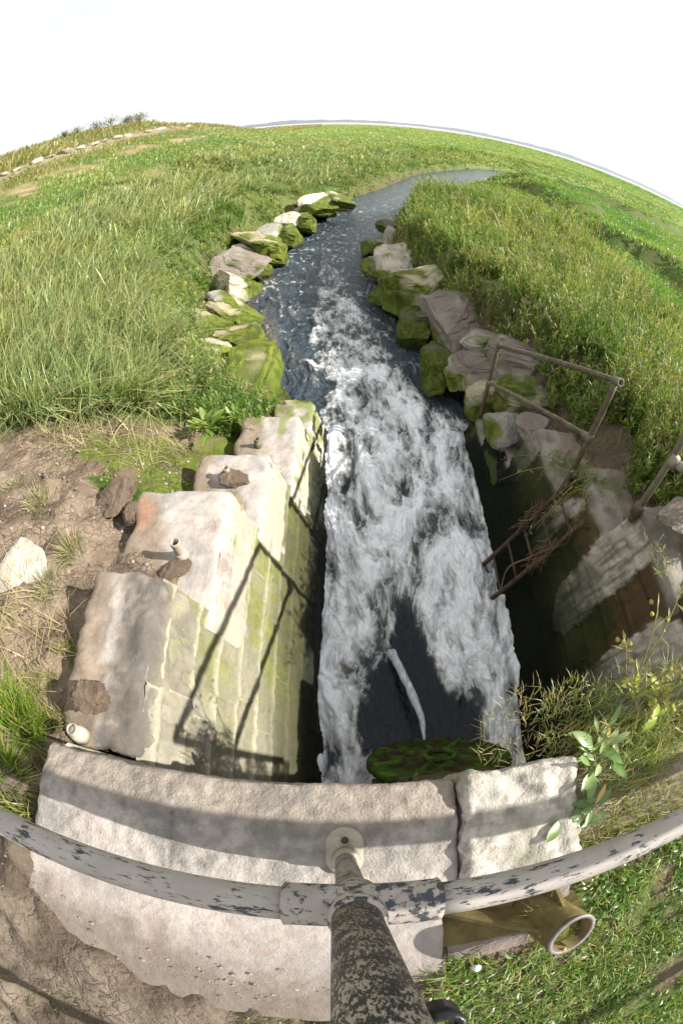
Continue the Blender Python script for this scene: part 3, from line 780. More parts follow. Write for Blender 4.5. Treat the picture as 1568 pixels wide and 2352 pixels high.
c = lerp3((.345, .305, .275), (.26, .235, .215), sstep(-.35, .4, n + .4 * n2)); c = lerp3(c, (.30, .215, .17), sstep(.2, .6, n2) * .4)
c = lerp3(c, (.155, .125, .10), sstep(-.50, -.70, V[:, 1] - .10 * np.abs(V[:, 0] + .2) + .14 * n + .07 * n2) * .9)
mesh_np('apron_slab', V, F, M_CAP, head, attrs={'col': c})
V, F = block((.275, -.60, -1.32), (.64, -.350, -1.185), .016, .012, .006, 14, 625)
mesh_np('footing', V, F, M_CAP, head, attrs={'col': cap_col(V, (0.216, 0.180, 0.158), (0.173, 0.137, 0.115), None, 626)})

# ------------------------------------------------------------------ round flap on the outlet
flap = thing('flap_valve', 'round mossy green black flap with raised spokes hanging over the culvert outlet', 'flap', (.62, -.02, -2.42))
fa = math.radians(24); fn = np.array((0, math.cos(fa), math.sin(fa))); fd = np.array((0, math.sin(fa), -math.cos(fa))); fx = np.array((1., 0, 0))
FC = np.array((.625, .170, -2.84)); FR = .468
def disc_pts(rad, ang, h): return FC + np.multiply.outer(rad * np.cos(ang), fx) + np.multiply.outer(rad * np.sin(ang), fd) + np.multiply.outer(h, fn)
def flap_col(V, s=0):
    n = fbm(V[:, 0] * 9, V[:, 1] * 9, V[:, 2] * 9, 4, 700 + s); n2 = fbm(V[:, 0] * 40, V[:, 1] * 40, V[:, 2] * 40, 2, 702)
    c = lerp3((.022, .022, .009), (.036, .070, .010), sstep(-.3, .3, n + .5 * n2)); return lerp3(c, (.045, .03, .014), sstep(.35, .6, n2 - n) * .7)
na, nr = 96, 26
aa = np.linspace(0, 2 * math.pi, na, endpoint=False); rr = np.concatenate([np.linspace(0.004, FR - .012, nr), [FR, FR, FR - .01, .004]])
hh = np.concatenate([np.zeros(nr) + .0, [-.008, -.04, -.045, -.045]])
V = np.concatenate([disc_pts(np.full(na, r_), aa, np.full(na, h_ )) for r_, h_ in zip(rr, hh)])
V += np.outer(.006 * fbm(V[:, 0] * 16, V[:, 1] * 16, V[:, 2] * 16, 3, 705), fn)
F = []
for i in range(len(rr) - 1):
    j = np.arange(na); F.append(np.stack([i * na + j, i * na + (j + 1) % na, (i + 1) * na + (j + 1) % na, (i + 1) * na + j], 1)[:, ::-1])
mesh_np('disc', V, [np.concatenate(F)], M_FLAP, flap, attrs={'col': flap_col(V)})
def ring_mesh(r0, r1, h0, h1, n=64):
    a = np.linspace(0, 2 * math.pi, n, endpoint=False)
    V = np.concatenate([disc_pts(np.full(n, r), a, np.full(n, h)) for r, h in ((r0, h0), (r0, h1), (r1, h1), (r1, h0))])
    j = np.arange(n); j2 = (j + 1) % n
    return V, [np.concatenate([np.stack([b * n + j, ((b + 1) % 4) * n + j, ((b + 1) % 4) * n + j2, b * n + j2], 1) for b in range(4)])]
V, F = ring_mesh(.085, .115, -.002, .034); mesh_np('hub_ring', V, F, M_FLAP, flap, attrs={'col': flap_col(V, 3) * 1.5})
for k in range(8):
    a = k * math.pi / 4 + .2; d = math.cos(a) * fx + math.sin(a) * fd; s = np.cross(fn, d)
    p0, p1 = FC + d * .112, FC + d * (FR - .02); t = np.linspace(0, 1, 14)
    L = p0 + np.outer(t, p1 - p0); w = (.016 - .005 * t)[:, None]; hgt = .034 - .014 * t
    V = np.concatenate([L - s * w - fn * .002, L - s * w * .6 + hgt[:, None] * fn, L + s * w * .6 + hgt[:, None] * fn, L + s * w - fn * .002])
    m = len(t); j = np.arange(m - 1)
    F = [np.concatenate([np.stack([b * m + j, b * m + j + 1, (b + 1) * m + j + 1, (b + 1) * m + j], 1) for b in range(3)])]
    V += np.outer(.003 * noise(V[:, 0] * 40, V[:, 1] * 40, V[:, 2] * 40, k), fn)
    mesh_np('rib', V, F, M_FLAP, flap, attrs={'col': flap_col(V, k) * 1.5})
for s in (-1, 1):
    V, F = tube(bend([(.605 + s * .2, -.02, -2.42), (.605 + s * .2, .0, -2.44), FC + fx * s * .2 - fd * .40 - fn * .01], 5), .022, 10)
    mesh_np('hinge_arm', V, F, M_LADDER, flap)

# ------------------------------------------------------------------ painted guard rail in front of the camera
rail = thing('guard_rail', 'cream painted tubular guard rail with chipped dark paint, across the coping', 'railing', (.02, -.168, -1.15))
RY, RZ = -.172, -.565
V, F = tube(np.stack([np.linspace(-3.2, -.055, 60), np.full(60, RY) + .0, np.full(60, RZ)], 1), .0255, 28); mesh_np('rail_tube', V, F, M_CREAM, rail)
V, F = tube(np.stack([np.linspace(.105, 3.2, 60), np.full(60, RY), np.full(60, RZ)], 1), .0255, 28); mesh_np('rail_tube', V, F, M_CREAM, rail)['label'] = 'brighter rail with rust at its joint'
parts = [tube([( -.072, RY, RZ), (-.069, RY, RZ), (-.062, RY, RZ), (.112, RY, RZ), (.119, RY, RZ), (.122, RY, RZ)], [.028, .0335, .0325, .0325, .0335, .028], 28),
         tube([(.018, RY - .004, RZ - .062), (.018, RY - .004, RZ - .058), (.018, RY - .004, RZ + .058), (.018, RY - .004, RZ + .062)], [.028, .034, .034, .028], 28)]
V, F = join(parts); tee = mesh_np('tee_fitting', V, F, M_TEE, rail)
V, F = tube(seg((-.05, RY + .0, RZ - .03), (-.05, RY, RZ - .045), 2), .009, 10); mesh_np('set_screw', V, F, M_TEE, tee)
PX0 = .018
V, F = tube([(.010, -.200, -1.14), (.011, -.196, -.95), (PX0 - .002, RY - .004, RZ - .04)], .0245, 28); mesh_np('post_foot', V, F, M_POSTLOW, rail)
V, F = tube([(PX0 - .001, RY - .004, RZ + .05), (.022, RY - .004, -.26), (.024, RY - .004, .12)], .0285, 36); mesh_np('post', V, F, M_POST, rail)
aa_ = np.linspace(0, 2 * math.pi, 40, endpoint=False)
st = np.stack([.008 + .046 * np.cos(aa_), np.where(np.sin(aa_) > 0, -.158, -.205) + .046 * np.sin(aa_)], 1)
def plate(poly, z0, z1, inset=.004):
    n_ = len(poly); cc = poly.mean(0); ins = cc + (poly - cc) * (1 - inset / .05)
    V = np.concatenate([np.c_[poly, np.full(n_, z0)], np.c_[poly, np.full(n_, z1 - .003)], np.c_[ins, np.full(n_, z1)], [[*cc, z1]]]); j = np.arange(n_); j2 = (j + 1) % n_
    return V, [np.stack([2 * n_ + j, 2 * n_ + j2, np.full(n_, 3 * n_)], 1), np.concatenate([np.stack([b * n_ + j, b * n_ + j2, (b + 1) * n_ + j2, (b + 1) * n_ + j], 1) for b in (0, 1)])]
V, F = join([plate(st, -1.15, -1.128), tube([(.010, -.200, -1.13), (.010, -.199, -1.07), (.010, -.199, -1.062)], [.034, .032, .028], 24)])
fl = mesh_np('foot_flange', V, F, M_FLANGE, rail)
V, F = tube([(.008, -.148, -1.13), (.008, -.148, -1.118)], .010, 6); mesh_np('bolt', V, F, M_LADDER, fl)
V, F = tube(np.stack([np.linspace(-3.2, 3.2, 40), np.full(40, RY - .004), np.full(40, .145)], 1), .0255, 20); mesh_np('top_rail', V, F, M_CREAM, rail)
for s in (-2.9, 2.9):
    V, F = tube([(s, RY, -1.3), (s, RY, .15)], .0255, 16); mesh_np('post', V, F, M_CREAM, rail)

rear = thing('guard_rail', 'second tube guard rail behind the viewer, throwing the shadow band at the lower left', 'railing', (0, -1.12, -1.2))
for z_ in (RZ, .145):
    V, F = tube(np.stack([np.linspace(-3.2, 3.2, 20), np.full(20, -1.12), np.full(20, z_)], 1), .0255, 16); mesh_np('rail_tube', V, F, M_CREAM, rear)
for s in (-3.0, 2.9):
    V, F = tube([(s, -1.12, -1.3), (s, -1.12, .15)], .0255, 16); mesh_np('post', V, F, M_CREAM, rear)

# black strap loop hanging beside the post
def strap_loop():
    t = np.linspace(0, 1, 40); pts = []
    c = np.array((.066, -.198, -.290))
    # hairpin: two legs hanging down towards the rail, bent at the end
    for q in t:
        if q < .42: pts.append((-.011, .0, -.11 + .10 * q / .42))
        elif q < .58:
            a = math.pi * (q - .42) / .16; pts.append((-.011 * math.cos(a), 0, -.01 + .011 * math.sin(a)))
        else: pts.append((.011, .0, -.01 - .10 * (q - .58) / .42))
    P = np.array(pts)[:, [0, 2, 1]] * np.array((1.15, 1, 1))
    P = P + c
    w = .016; th = .0028
    T = np.gradient(P, axis=0); T /= np.linalg.norm(T, axis=1)[:, None]; B = np.array((0, 0, 1.)); N = np.cross(T, B)
    V = np.concatenate([P - N * th + B * w, P + N * th + B * w, P + N * th - B * w, P - N * th - B * w]); m = len(P); j = np.arange(m - 1)
    F = np.concatenate([np.stack([b * m + j, b * m + j + 1, ((b + 1) % 4) * m + j + 1, ((b + 1) % 4) * m + j], 1) for b in range(4)])
    return V, [F]
V, F = strap_loop()
o = mesh_np('strap', V, F, M_RUBBER); tag(o, 'glossy black strap loop hanging beside the speckled post', 'strap')

# ------------------------------------------------------------------ handrails on the right wall
hr = thing('handrail', 'weathered brown two bar tube handrail at the far end of the shaded wall', 'railing', (1.57, 3.66, -3.16))
A0 = np.array((1.567, 3.66, -3.16)); A1 = np.array((1.567, 3.66, -2.12)); AM = np.array((1.567, 3.66, -2.595))
B1 = np.array((1.78, 2.045, -1.315)); B0 = np.array((1.78, 2.045, -2.45)); BM = np.array((1.78, 2.045, -1.84))
def part(name, pth, r, mat, par, n=16, hollow=0.):
    V, F = tube(pth, r, n, hollow=hollow, rough=.0012); return mesh_np(name, V, F, mat, par)
part('post', seg(A0, A1, 8), .0225, M_RAIL, hr); part('post', seg(B0, B1 - (0, 0, .02), 8), .0235, M_RAIL, hr)
part('top_rail', seg(A1, B1 + (B1 - A1) * .01, 10), .0225, M_RAIL, hr); part('lower_rail', seg(AM, BM, 10), .021, M_RAIL, hr)
u = (B1 - A1) / np.linalg.norm(B1 - A1)
part('end_collar', seg(B1 - u * .03, B1 + u * .05, 3), .031, M_RAIL2, hr, 20, .72)
part('elbow', bend([A1 + u * .06, A1 + u * .015 + (0, 0, .004), A1 - (0, 0, .05)], 4), .027, M_RAIL, hr)
for q, v in ((AM, u), (BM, -u)):
    part('clamp', seg(q - (0, 0, .035), q + (0, 0, .035), 3), .030, M_RAIL2, hr); part('clamp', seg(q, q + v * .07, 3), .027, M_RAIL2, hr)
part('foot_flange', seg(A0 - (0, 0, .01), A0 + (0, 0, .05), 3), .035, M_RAIL, hr)
hr2 = thing('handrail', 'grey green tube handrail on the near part of the shaded wall, top out of view', 'railing', (1.89, 1.36, -1.83))
C0 = np.array((1.9, 1.38, -1.83)); CM = np.array((1.892, 1.365, -1.34)); C1 = np.array((1.886, 1.40, -.80))
D0 = np.array((2.03, .10, -1.2)); DM = np.array((2.03, .08, -.62)); D1 = np.array((2.03, .08, -.07))
part('post', seg(C0 - (0, 0, .1), C1, 8), .0235, M_RAIL2, hr2); part('post', seg(D0 - (0, 0, .1), D1, 8), .0235, M_RAIL2, hr2)
part('top_rail', seg(C1, D1, 10), .0225, M_RAIL2, hr2)
v2 = (DM - CM) / np.linalg.norm(DM - CM)
part('lower_rail', seg(CM + (.03, 0, -.02), DM, 10), .0225, M_RAIL2, hr2)
part('clamp', seg(CM - (0, 0, .04), CM + (0, 0, .04), 3), .031, M_FLANGE, hr2); part('clamp', seg(CM + (.03, 0, -.02), CM + (.03, 0, -.02) + v2 * .09, 3), .031, M_FLANGE, hr2)
part('foot_flange', [C0 - (0, 0, .03), C0 + (0, 0, .05), C0 + (0, 0, .07)], [.042, .04, .03], M_RAIL, hr2)

# ------------------------------------------------------------------ ladder on the right wall
lad = thing('ladder', 'rusty iron ladder fixed to the shaded wall, its foot in the foaming water', 'ladder', (1.35, 1.9, WATER))
def wallpt(y, z, off=.0): return np.array((float(XFR(z)) - off, y, z))
LA = [wallpt(1.93, WATER - .15, .14), wallpt(1.97, -2.25, .10)]; LBm = [wallpt(1.56, WATER - .15, .14), wallpt(1.60, -2.25, .10)]
for P in (LA, LBm): part('stringer', seg(P[0], P[1], 6), .021, M_LADDER, lad, 10)
for k in range(6):
    t = (k + .35) / 6; part('rung', seg(LA[0] + (LA[1] - LA[0]) * t, LBm[0] + (LBm[1] - LBm[0]) * t, 4), .012, M_LADDER, lad, 8)
for P in (LA, LBm):
    for t in (.55, .97):
        q = P[0] + (P[1] - P[0]) * t; part('bracket', bend([q, q + (.06, -.02, 0), q + (.10, -.03, -.03)], 4), .012, M_LADDER, lad, 8)
# flotsam caught on the ladder
def twigs(n, c, spread, axis, seed, rad=(.002, .005), L=(.10, .32)):
    r = np.random.default_rng(seed); P = []
    for i in range(n):
        p = np.asarray(c) + r.normal(size=3) * spread; d = np.asarray(axis, float) + r.normal(size=3) * .22; d /= np.linalg.norm(d)
        l = r.uniform(*L); b = r.normal(size=3) * .03
        P.append(tube(bend([p - d * l / 2, p + b, p + d * l / 2], 4), np.linspace(r.uniform(*rad), .0012, 9), 5))
    return join(P)
for (q, n, lab, cat, sd) in ((LA[0] + (LA[1] - LA[0]) * .66, 24, 'clump of dead brown stalks caught on the upper ladder rail', 'driftwood', 1),
                        (LBm[0] + (LBm[1] - LBm[0]) * .68, 34, 'tangle of dead brown stalks caught on the lower ladder rail', 'driftwood', 2)):
    dv = (LA[1] - LA[0]) / np.linalg.norm(LA[1] - LA[0])
    V, F = twigs(n, q + np.array((-.03, 0, .03)), np.array((.03, .022, .07)), dv, sd, L=(.12, .42)); tag(mesh_np('dead_stalks', V, F, M_TWIG), lab, cat)
V, F = tube(bend([LBm[0] + (LBm[1] - LBm[0]) * .22, LBm[0] + (LBm[1] - LBm[0]) * .36 + (-.05, .10, .05), LBm[0] + (LBm[1] - LBm[0]) * .55 + (-.05, .05, .04), LBm[0] + (LBm[1] - LBm[0]) * .75], 6), .007, 6)
tag(mesh_np('branch', V, F, M_TWIG), 'long bare curved twig lying along the lower ladder rail', 'driftwood')

# ------------------------------------------------------------------ pipe stubs and the socket
def stub(px, py, z, h, r, label, mat=M_STUB, tilt=(0, 0), hollow=.78):
    p = at_z(px, py, z); t = thing('pipe_stub', label, 'pipe', tuple(p), 'cut off pipe stubs')
    b, e = p - (0, 0, .03), p + np.array((tilt[0], tilt[1], h))
    V, F = tube(seg(b, e, 8), r, 24, hollow=hollow, rough=.0018); mesh_np('tube', V, F, mat, t)
    V, F = tube([p - (0, 0, .02), p + (0, 0, .02), p + (0, 0, .045)], [r * 1.45, r * 1.35, r * 1.05], 22, rough=.004); mesh_np('collar', V, F, mat, t)
    V, F = tube([e - (0, 0, r * 1.6), e - (0, 0, r * 1.5)], r * hollow * .98, 18); mesh_np('plug', V, F, M_INSIDE, t)
stub(419, 1277, -1.88, .14, .027, 'tallest mud coated pipe stub on the wide second step of the pale wall')
stub(523, 1092, -2.24, .085, .025, 'mud caked pipe stub on the third step of the pale wall, mud heaped beside it')
stub(592, 1022, -2.62, .075, .024, 'smallest pipe stub on the pale wall, beside the dark green moss', M_RAIL2)
stub(186, 1688, -1.36, .05, .024, 'short cream white pipe end in brown mud above the coping', M_CLAY, (-.012, .01), .84)

sk = thing('post_socket', 'brown steel pipe socket with triangular fins, yellow lichen and grass inside', 'post socket', (.52, -.45, -1.2))
b0, b1 = np.array((.515, -.445, -1.20)), np.array((.545, -.515, -.985))
V, F = tube(seg(b0, b1, 10), .067, 32, hollow=.84, rough=.002); mesh_np('pipe', V, F, M_SOCKET, sk)
axr = (b1 - b0) / np.linalg.norm(b1 - b0)
def open_ring(c, ax, r0, r1, h, n=40):
    u = np.cross(ax, (0, 1, 0)); u /= np.linalg.norm(u); w = np.cross(ax, u); a = np.linspace(0, 2 * math.pi, n, endpoint=False)
    V = np.concatenate([c + r * (np.outer(np.cos(a), u) + np.outer(np.sin(a), w)) + ax * k for r, k in ((r0, -h), (r0, h), (r1, h), (r1, -h))]); j = np.arange(n); j2 = (j + 1) % n
    return V, [np.concatenate([np.stack([b * n + j, ((b + 1) % 4) * n + j, ((b + 1) % 4) * n + j2, b * n + j2], 1) for b in range(4)])]
V, F = open_ring(b1, axr, .0585, .0695, .004); mesh_np('rim', V, F, M_RIM, sk)
axv = (b1 - b0) / np.linalg.norm(b1 - b0)
def fin(dirv, L, h0, h1, th=.006):
    d = np.asarray(dirv, float); d /= np.linalg.norm(d); s = np.cross(axv, d); s /= np.linalg.norm(s)
    pts = [b0 + d * .05, b0 + d * (.05 + L), b0 + d * (.05 + L) + axv * .02 + axv * h0, b0 + axv * h1 + d * .058, b0 + axv * h1 + d * .04]
    V = np.concatenate([np.array(pts) + s * th, np.array(pts) - s * th]); n = 5; j = np.arange(n)
    F4 = np.stack([j, (j + 1) % n, n + (j + 1) % n, n + j], 1)
    F3 = np.concatenate([[(0, i, i + 1) for i in range(1, 4)], [(n, n + i + 1, n + i) for i in range(1, 4)]])
    return V, [F3, F4]
for d, L, h0, h1 in (((-1, .22, 0), .22, .035, .185), ((.1, 1, 0), .12, .03, .19), ((1, -.1, 0), .09, .03, .17)):
    V, F = fin(d, L, h0, h1); mesh_np('fin', V, F, M_SOCKET, sk, smooth=False)
V, F = block(b0 + (-.27, -.09, .004), b0 + (.10, .15, .022), .03, .004, .001, 9, 640); mesh_np('base_plate', V, F, M_SOCKET, sk)
V, F = tube([b1 - axr * .07, b1 - axr * .04, b1 - axr * .032], [.055, .055, .03], 24, rough=.006); mesh_np('fill', V, F, M_GROUND, sk, attrs={'col': np.tile((.10, .11, .035), (len(V), 1)), 'mud': np.zeros(len(V))})
P = []
for k in range(9):
    q = b1 - axv * (.02 + .02 * (k % 4)) + np.array((math.cos(k * .5 + .6), math.sin(k * .5 + .6), 0)) * .0605
    V, F = tube([q - axv * .006, q, q + axv * .006], [.004, .009, .003], 8); mesh_np('lichen', V, F, M_LICHEN, sk)
V, F = tube([at_z(1085, 2222, -1.17), at_z(1085, 2222, -1.17) + (.012, .0, .018)], [.012, .012], 10); tag(mesh_np('shell', V, F, M_SHINE), 'tiny shiny white cap lying beside the post socket', 'cap')

# ------------------------------------------------------------------ rocks
_ICO = {}
def ico(sub):
    if sub not in _ICO:
        import bmesh
        bm = bmesh.new(); bmesh.ops.create_icosphere(bm, subdivisions=sub, radius=1.0)
        _ICO[sub] = (np.array([v.co[:] for v in bm.verts]), np.array([[v.index for v in f.verts] for f in bm.faces])); bm.free()
    return _ICO[sub][0].copy(), _ICO[sub][1]

def rock_mesh(c, size, rot, seed, tint, moss, mud=0., sub=5, cuts=9, water=WATER):
    V, F = ico(sub)
    r = np.random.default_rng(seed)
    # boxy boulder, then planes knocked off it
    V = np.sign(V) * np.abs(V) ** .52; V /= np.max(np.abs(V))
    if cuts == 0: V, F = ico(sub); V = V + .22 * np.stack([fbm(V[:, 0] * 1.7 + seed, V[:, 1] * 1.7, V[:, 2] * 1.7, 4, seed + 30 + k) for k in range(3)], 1)
    for k in range(cuts):
        n = r.normal(size=3); n /= np.linalg.norm(n); d = r.uniform(.50, .92)
        s = V @ n - d; V = V - np.outer(np.where(s > 0, s * .99, 0), n)
    V = V + .05 * np.stack([fbm(V[:, 0] * 1.6 + seed, V[:, 1] * 1.6, V[:, 2] * 1.6, 3, seed + k) for k in range(3)], 1)
    k = fbm(V[:, 0] * 5, V[:, 1] * 5, V[:, 2] * 5, 4, seed + 5, .55)
    strata = fbm(V[:, 0] * 1.2, V[:, 1] * 1.2, V[:, 2] * 11, 3, seed + 6)
    nn = V / np.linalg.norm(V, axis=1)[:, None]
    k2 = fbm(V[:, 0] * 13, V[:, 1] * 13, V[:, 2] * 13, 3, seed + 8, .6); crk = np.abs(noise(V[:, 0] * 2.1, V[:, 1] * 2.1, V[:, 2] * 2.1, seed + 9))
    V = V + nn * (.034 * k + .016 * strata + .014 * k2 - .05 * sstep(.04, 0, crk))[:, None]
    V = V * np.asarray(size)
    cz, sz = math.cos(rot[2]), math.sin(rot[2]); cxx, sx = math.cos(rot[0]), math.sin(rot[0]); cy, sy = math.cos(rot[1]), math.sin(rot[1])
    Rm = np.array([[cz, -sz, 0], [sz, cz, 0], [0, 0, 1]]) @ np.array([[cy, 0, sy], [0, 1, 0], [-sy, 0, cy]]) @ np.array([[1, 0, 0], [0, cxx, -sx], [0, sx, cxx]])
    N = nn / np.asarray(size); N /= np.linalg.norm(N, axis=1)[:, None]; N = N @ Rm.T
    V = V @ Rm.T; W = V + np.asarray(c)
    n1 = fbm(W[:, 0] * 4, W[:, 1] * 4, W[:, 2] * 4, 4, seed + 11); n2 = fbm(W[:, 0] * 16, W[:, 1] * 16, W[:, 2] * 16, 3, seed + 12)
    tint = np.asarray(tint)
    col = lerp3(tint * .82, tint * 1.15, sstep(-.4, .4, n1 + .5 * n2))
    hh = W[:, 2] - water
    up = sstep(-.2, .5, N[:, 2])
    n3 = fbm(W[:, 0] * 1.9, W[:, 1] * 1.9, W[:, 2] * 1.9, 3, seed + 14)
    wdir = np.sign(.6 - c[0]) * (W[:, 0] - c[0]) / size[0]
    mv = sstep(.78 - .70 * moss, 1.02 - .70 * moss, .45 + .50 * n3 + .22 * n1 + .10 * n2 + .26 * wdir + .10 * (up - .5) + .30 * sstep(.75, .1, hh))
    mk = .72 if tint[0] < .2 else 1.
    col = lerp3(col, mk * lerp3((.055, .075, .010), (.125, .15, .022), sstep(-.3, .5, n2 + .5 * n1)), mv * (moss > 0))
    if mud: col = lerp3(col, (.19, .16, .135), sstep(.35, .65, up * .7 + .5 * n1 + mud * .35 - .1))
    wet = sstep(.22, .04, hh + .05 * n1)
    col = lerp3(col, (.035, .038, .012), wet * .85)
    return V, F, col

ROCKS = []
def rock(px, py, w, h, z, tint, moss, label, seed, thick=.55, rotz=None, mud=0., group='boulders lining the stream', sub=5, cat='rock'):
    """place a boulder whose middle is seen at px, py and which covers about w x h picture points"""
    p = at_z(px, py, z); D = np.linalg.norm(p)
    k = D / 985.
    if cat == 'rock': w, h = w * (1.24 if px > 800 else 1.16), h * 1.14
    sx = w * k * .5
    # foreshortening of the vertical direction
    el = math.asin(-p[2] / D)
    sy = max(h * k * .5 / max(math.sin(el), .25) * .92, sx * .45); sy = min(sy, sx * 1.9)
    sz = thick * min(sx, sy)
    r = np.random.default_rng(seed)
    az = math.atan2(p[0], p[1])
    moss = moss * (1.02 if px < 800 else .74)
    V, F, c = rock_mesh(p, (sx * 1.08, sy * 1.08, sz), (r.normal() * .12, (.26 if px < 800 else -.26) * (cat == 'rock') + r.normal() * .10, (rotz if rotz is not None else r.normal() * .25) - az), seed, tint, moss, mud, sub, 9 if cat == 'rock' else 0)
    o = mesh_np('mud_clod' if cat != 'rock' else 'rock', V, [F], M_ROCK, None, smooth=False, attrs={'col': c}); o.location = p
    tag(o, label, cat, group); ROCKS.append((p, sx, sy)); return o
TAN, PALE_, GREY, DARK = (.36, .30, .20), (.46, .40, .31), (.29, .27, .235), (.12, .11, .08)
# left bank, from the wall away
rock(562, 888, 135, 150, -2.98, TAN, .82, 'largest bright green mossy rock on the left bank, just past the pale wall', 1001, .8)
rock(590, 945, 90, 60, -3.05, TAN, .15, 'bare tan rock below the largest green rock, by the end of the pale wall', 1002)
rock(472, 880, 58, 115, -2.88, PALE_, .0, 'tall narrow bare cream rock left of the largest green rock', 1003, 1.)
rock(640, 905, 55, 60, -3.28, DARK, .5, 'small dark wet rock between the largest green rock and the water', 1004)
rock(668, 945, 85, 45, -3.12, TAN, .3, 'low tan rock at the tip of the pale wall beside white water', 1005)
rock(558, 800, 95, 88, -3.08, TAN, .85, 'smooth bright green rock at the water, upstream neighbour of the largest green one', 1006)
rock(482, 822, 88, 82, -2.85, PALE_, .35, 'pale rock with green tinge under leafy plants, set back from the water', 1007)
rock(532, 728, 95, 78, -3.08, TAN, .50, 'cracked tan rock with green edges in the middle of the left row', 1008)
rock(484, 742, 60, 55, -2.85, TAN, .6, 'green topped rock tucked behind the cracked tan one', 1009)
rock(533, 652, 100, 95, -3.05, PALE_, .42, 'wide pale cream rock streaked with green at its lower edge', 1010)
rock(556, 612, 95, 50, -3.12, GREY, .35, 'muddy low rock just beyond the wide pale cream rock', 1011, mud=.15)
rock(607, 566, 105, 52, -3.1, TAN, .74, 'flat green rock beside the water where the left row starts to bend', 1012)
rock(560, 572, 45, 34, -2.95, PALE_, .0, 'small bare pale rock among the plants behind the flat green rock', 1013)
rock(660, 536, 70, 42, -3.12, TAN, .8, 'green rock with a pale crown, first after the bend of the left row', 1014)
rock(685, 508, 72, 38, -3.12, TAN, .78, 'mossy rock in the left row with tall plants right behind it', 1015)
rock(720, 488, 62, 38, -3.12, TAN, .8, 'third green rock from the far end of the left row', 1016)
rock(747, 472, 46, 34, -3.12, TAN, .82, 'second green rock from the far end of the left row', 1017)
rock(780, 464, 46, 34, -3.12, TAN, .85, 'farthest green rock of the left row, where the muddy bank begins', 1018)
rock(668, 500, 45, 28, -2.9, PALE_, .05, 'bare pale rock behind the far mossy rocks of the left row', 1019)
rock(615, 535, 40, 30, -2.92, GREY, .1, 'grey brown rock half hidden by plants above the flat green rock', 1020)
rock(718, 462, 40, 24, -2.95, PALE_, .1, 'pale rock under the bushy plants near the far end of the left row', 1021)
# right bank
rock(905, 553, 62, 55, -2.95, GREY, .15, 'upper grey rock at the far tip of the right bank under overhanging plants', 2001)
rock(862, 567, 50, 50, -3.15, GREY, .7, 'green rock at the far tip of the right bank, at the water', 2002)
rock(893, 522, 42, 34, -3.05, DARK, .3, 'dark small rock farthest along the right bank', 2003)
rock(868, 612, 56, 68, -3.1, GREY, .35, 'grey rock with a green foot beside the stream on the right bank', 2004)
rock(925, 612, 88, 62, -2.9, (.42, .37, .30), .1, 'tan sloping rock between the far tip and the big olive boulder', 2005)
rock(978, 662, 108, 100, -2.85, (.40, .36, .24), .42, 'big olive tan boulder on the right bank with a mossy left side', 2006, .85)
rock(902, 684, 88, 62, -3.18, DARK, .6, 'dark green wet rock at the water below the big olive boulder', 2007)
rock(952, 760, 66, 98, -3.15, DARK, .75, 'tall dark mossy rock standing in the water on the right bank', 2008, .9)
rock(1036, 728, 135, 100, -2.85, GREY, .08, 'big grey boulder with a muddy top, right of the tall dark mossy rock', 2009, .8, mud=.35)
rock(1003, 842, 68, 95, -3.12, DARK, .72, 'dark green rock at the water left of the railing foot', 2010, .9)
rock(1082, 838, 100, 105, -2.95, GREY, .12, 'grey muddy boulder beside the far railing post', 2011, .8, mud=.35)
rock(1218, 838, 140, 82, -2.75, (.38, .35, .31), .05, 'pale grey boulder seen through the railing, under its top bar', 2012, .8, mud=.1)
rock(1150, 915, 120, 80, -3.0, (.36, .33, .22), .45, 'olive boulder behind the lower rail, next to the far post', 2013)
rock(1222, 915, 130, 85, -2.8, (.30, .28, .20), .55, 'green topped boulder below the lower rail, beside tall weeds', 2014)
rock(1090, 680, 55, 42, -2.55, GREY, .0, 'grey rock high on the right bank under hanging plants', 2015, mud=.2)
rock(1215, 985, 70, 60, -2.55, GREY, .1, 'grey rough stone on top of the shaded wall below the green topped boulder', 2016, mud=.3)
rock(1005, 600, 60, 36, -2.6, DARK, .0, 'muddy brown rock half buried behind the big olive boulder', 2017, mud=.9)
rock(1555, 1190, 60, 60, -1.62, GREY, .35, 'mossy rough stone behind the near handrail post', 2018, mud=.2)
rock(1120, 780, 80, 62, -2.8, GREY, .1, 'grey boulder in the gap between the big muddy boulder and the railing top', 2019)
rock(1060, 655, 70, 55, -2.7, GREY, .15, 'grey rock just right of the big olive boulder, under leaning stalks', 2020)
rock(985, 722, 60, 60, -3.0, DARK, .3, 'dark rock wedged between the olive boulder and the big grey one', 2021)
rock(1165, 985, 80, 55, -2.75, GREY, .3, 'grey stone lying on the far end of the shaded wall', 2022)
rock(1110, 905, 60, 70, -3.15, DARK, .5, 'dark mossy stone at the foot of the far railing post', 2023)
rock(512, 690, 45, 40, -2.95, GREY, .1, 'small grey rock between the wide cream rock and the cracked tan rock', 1022)
rock(585, 600, 60, 40, -3.15, TAN, .6, 'low green rock at the water just past the muddy low rock', 1023)
rock(515, 775, 60, 45, -2.95, TAN, .5, 'small tan green rock between the cracked tan rock and the bright green one', 1024)
rock(636, 548, 50, 36, -3.15, TAN, .6, 'small green rock squeezed between the flat green rock and the pale crowned one', 1025)
# left, near
rock(46, 1328, 135, 112, -1.66, (.38, .345, .285), .0, 'big bright cream rock on the mud beside the first wall step', 3001, .42, group='rocks beside the left wall')
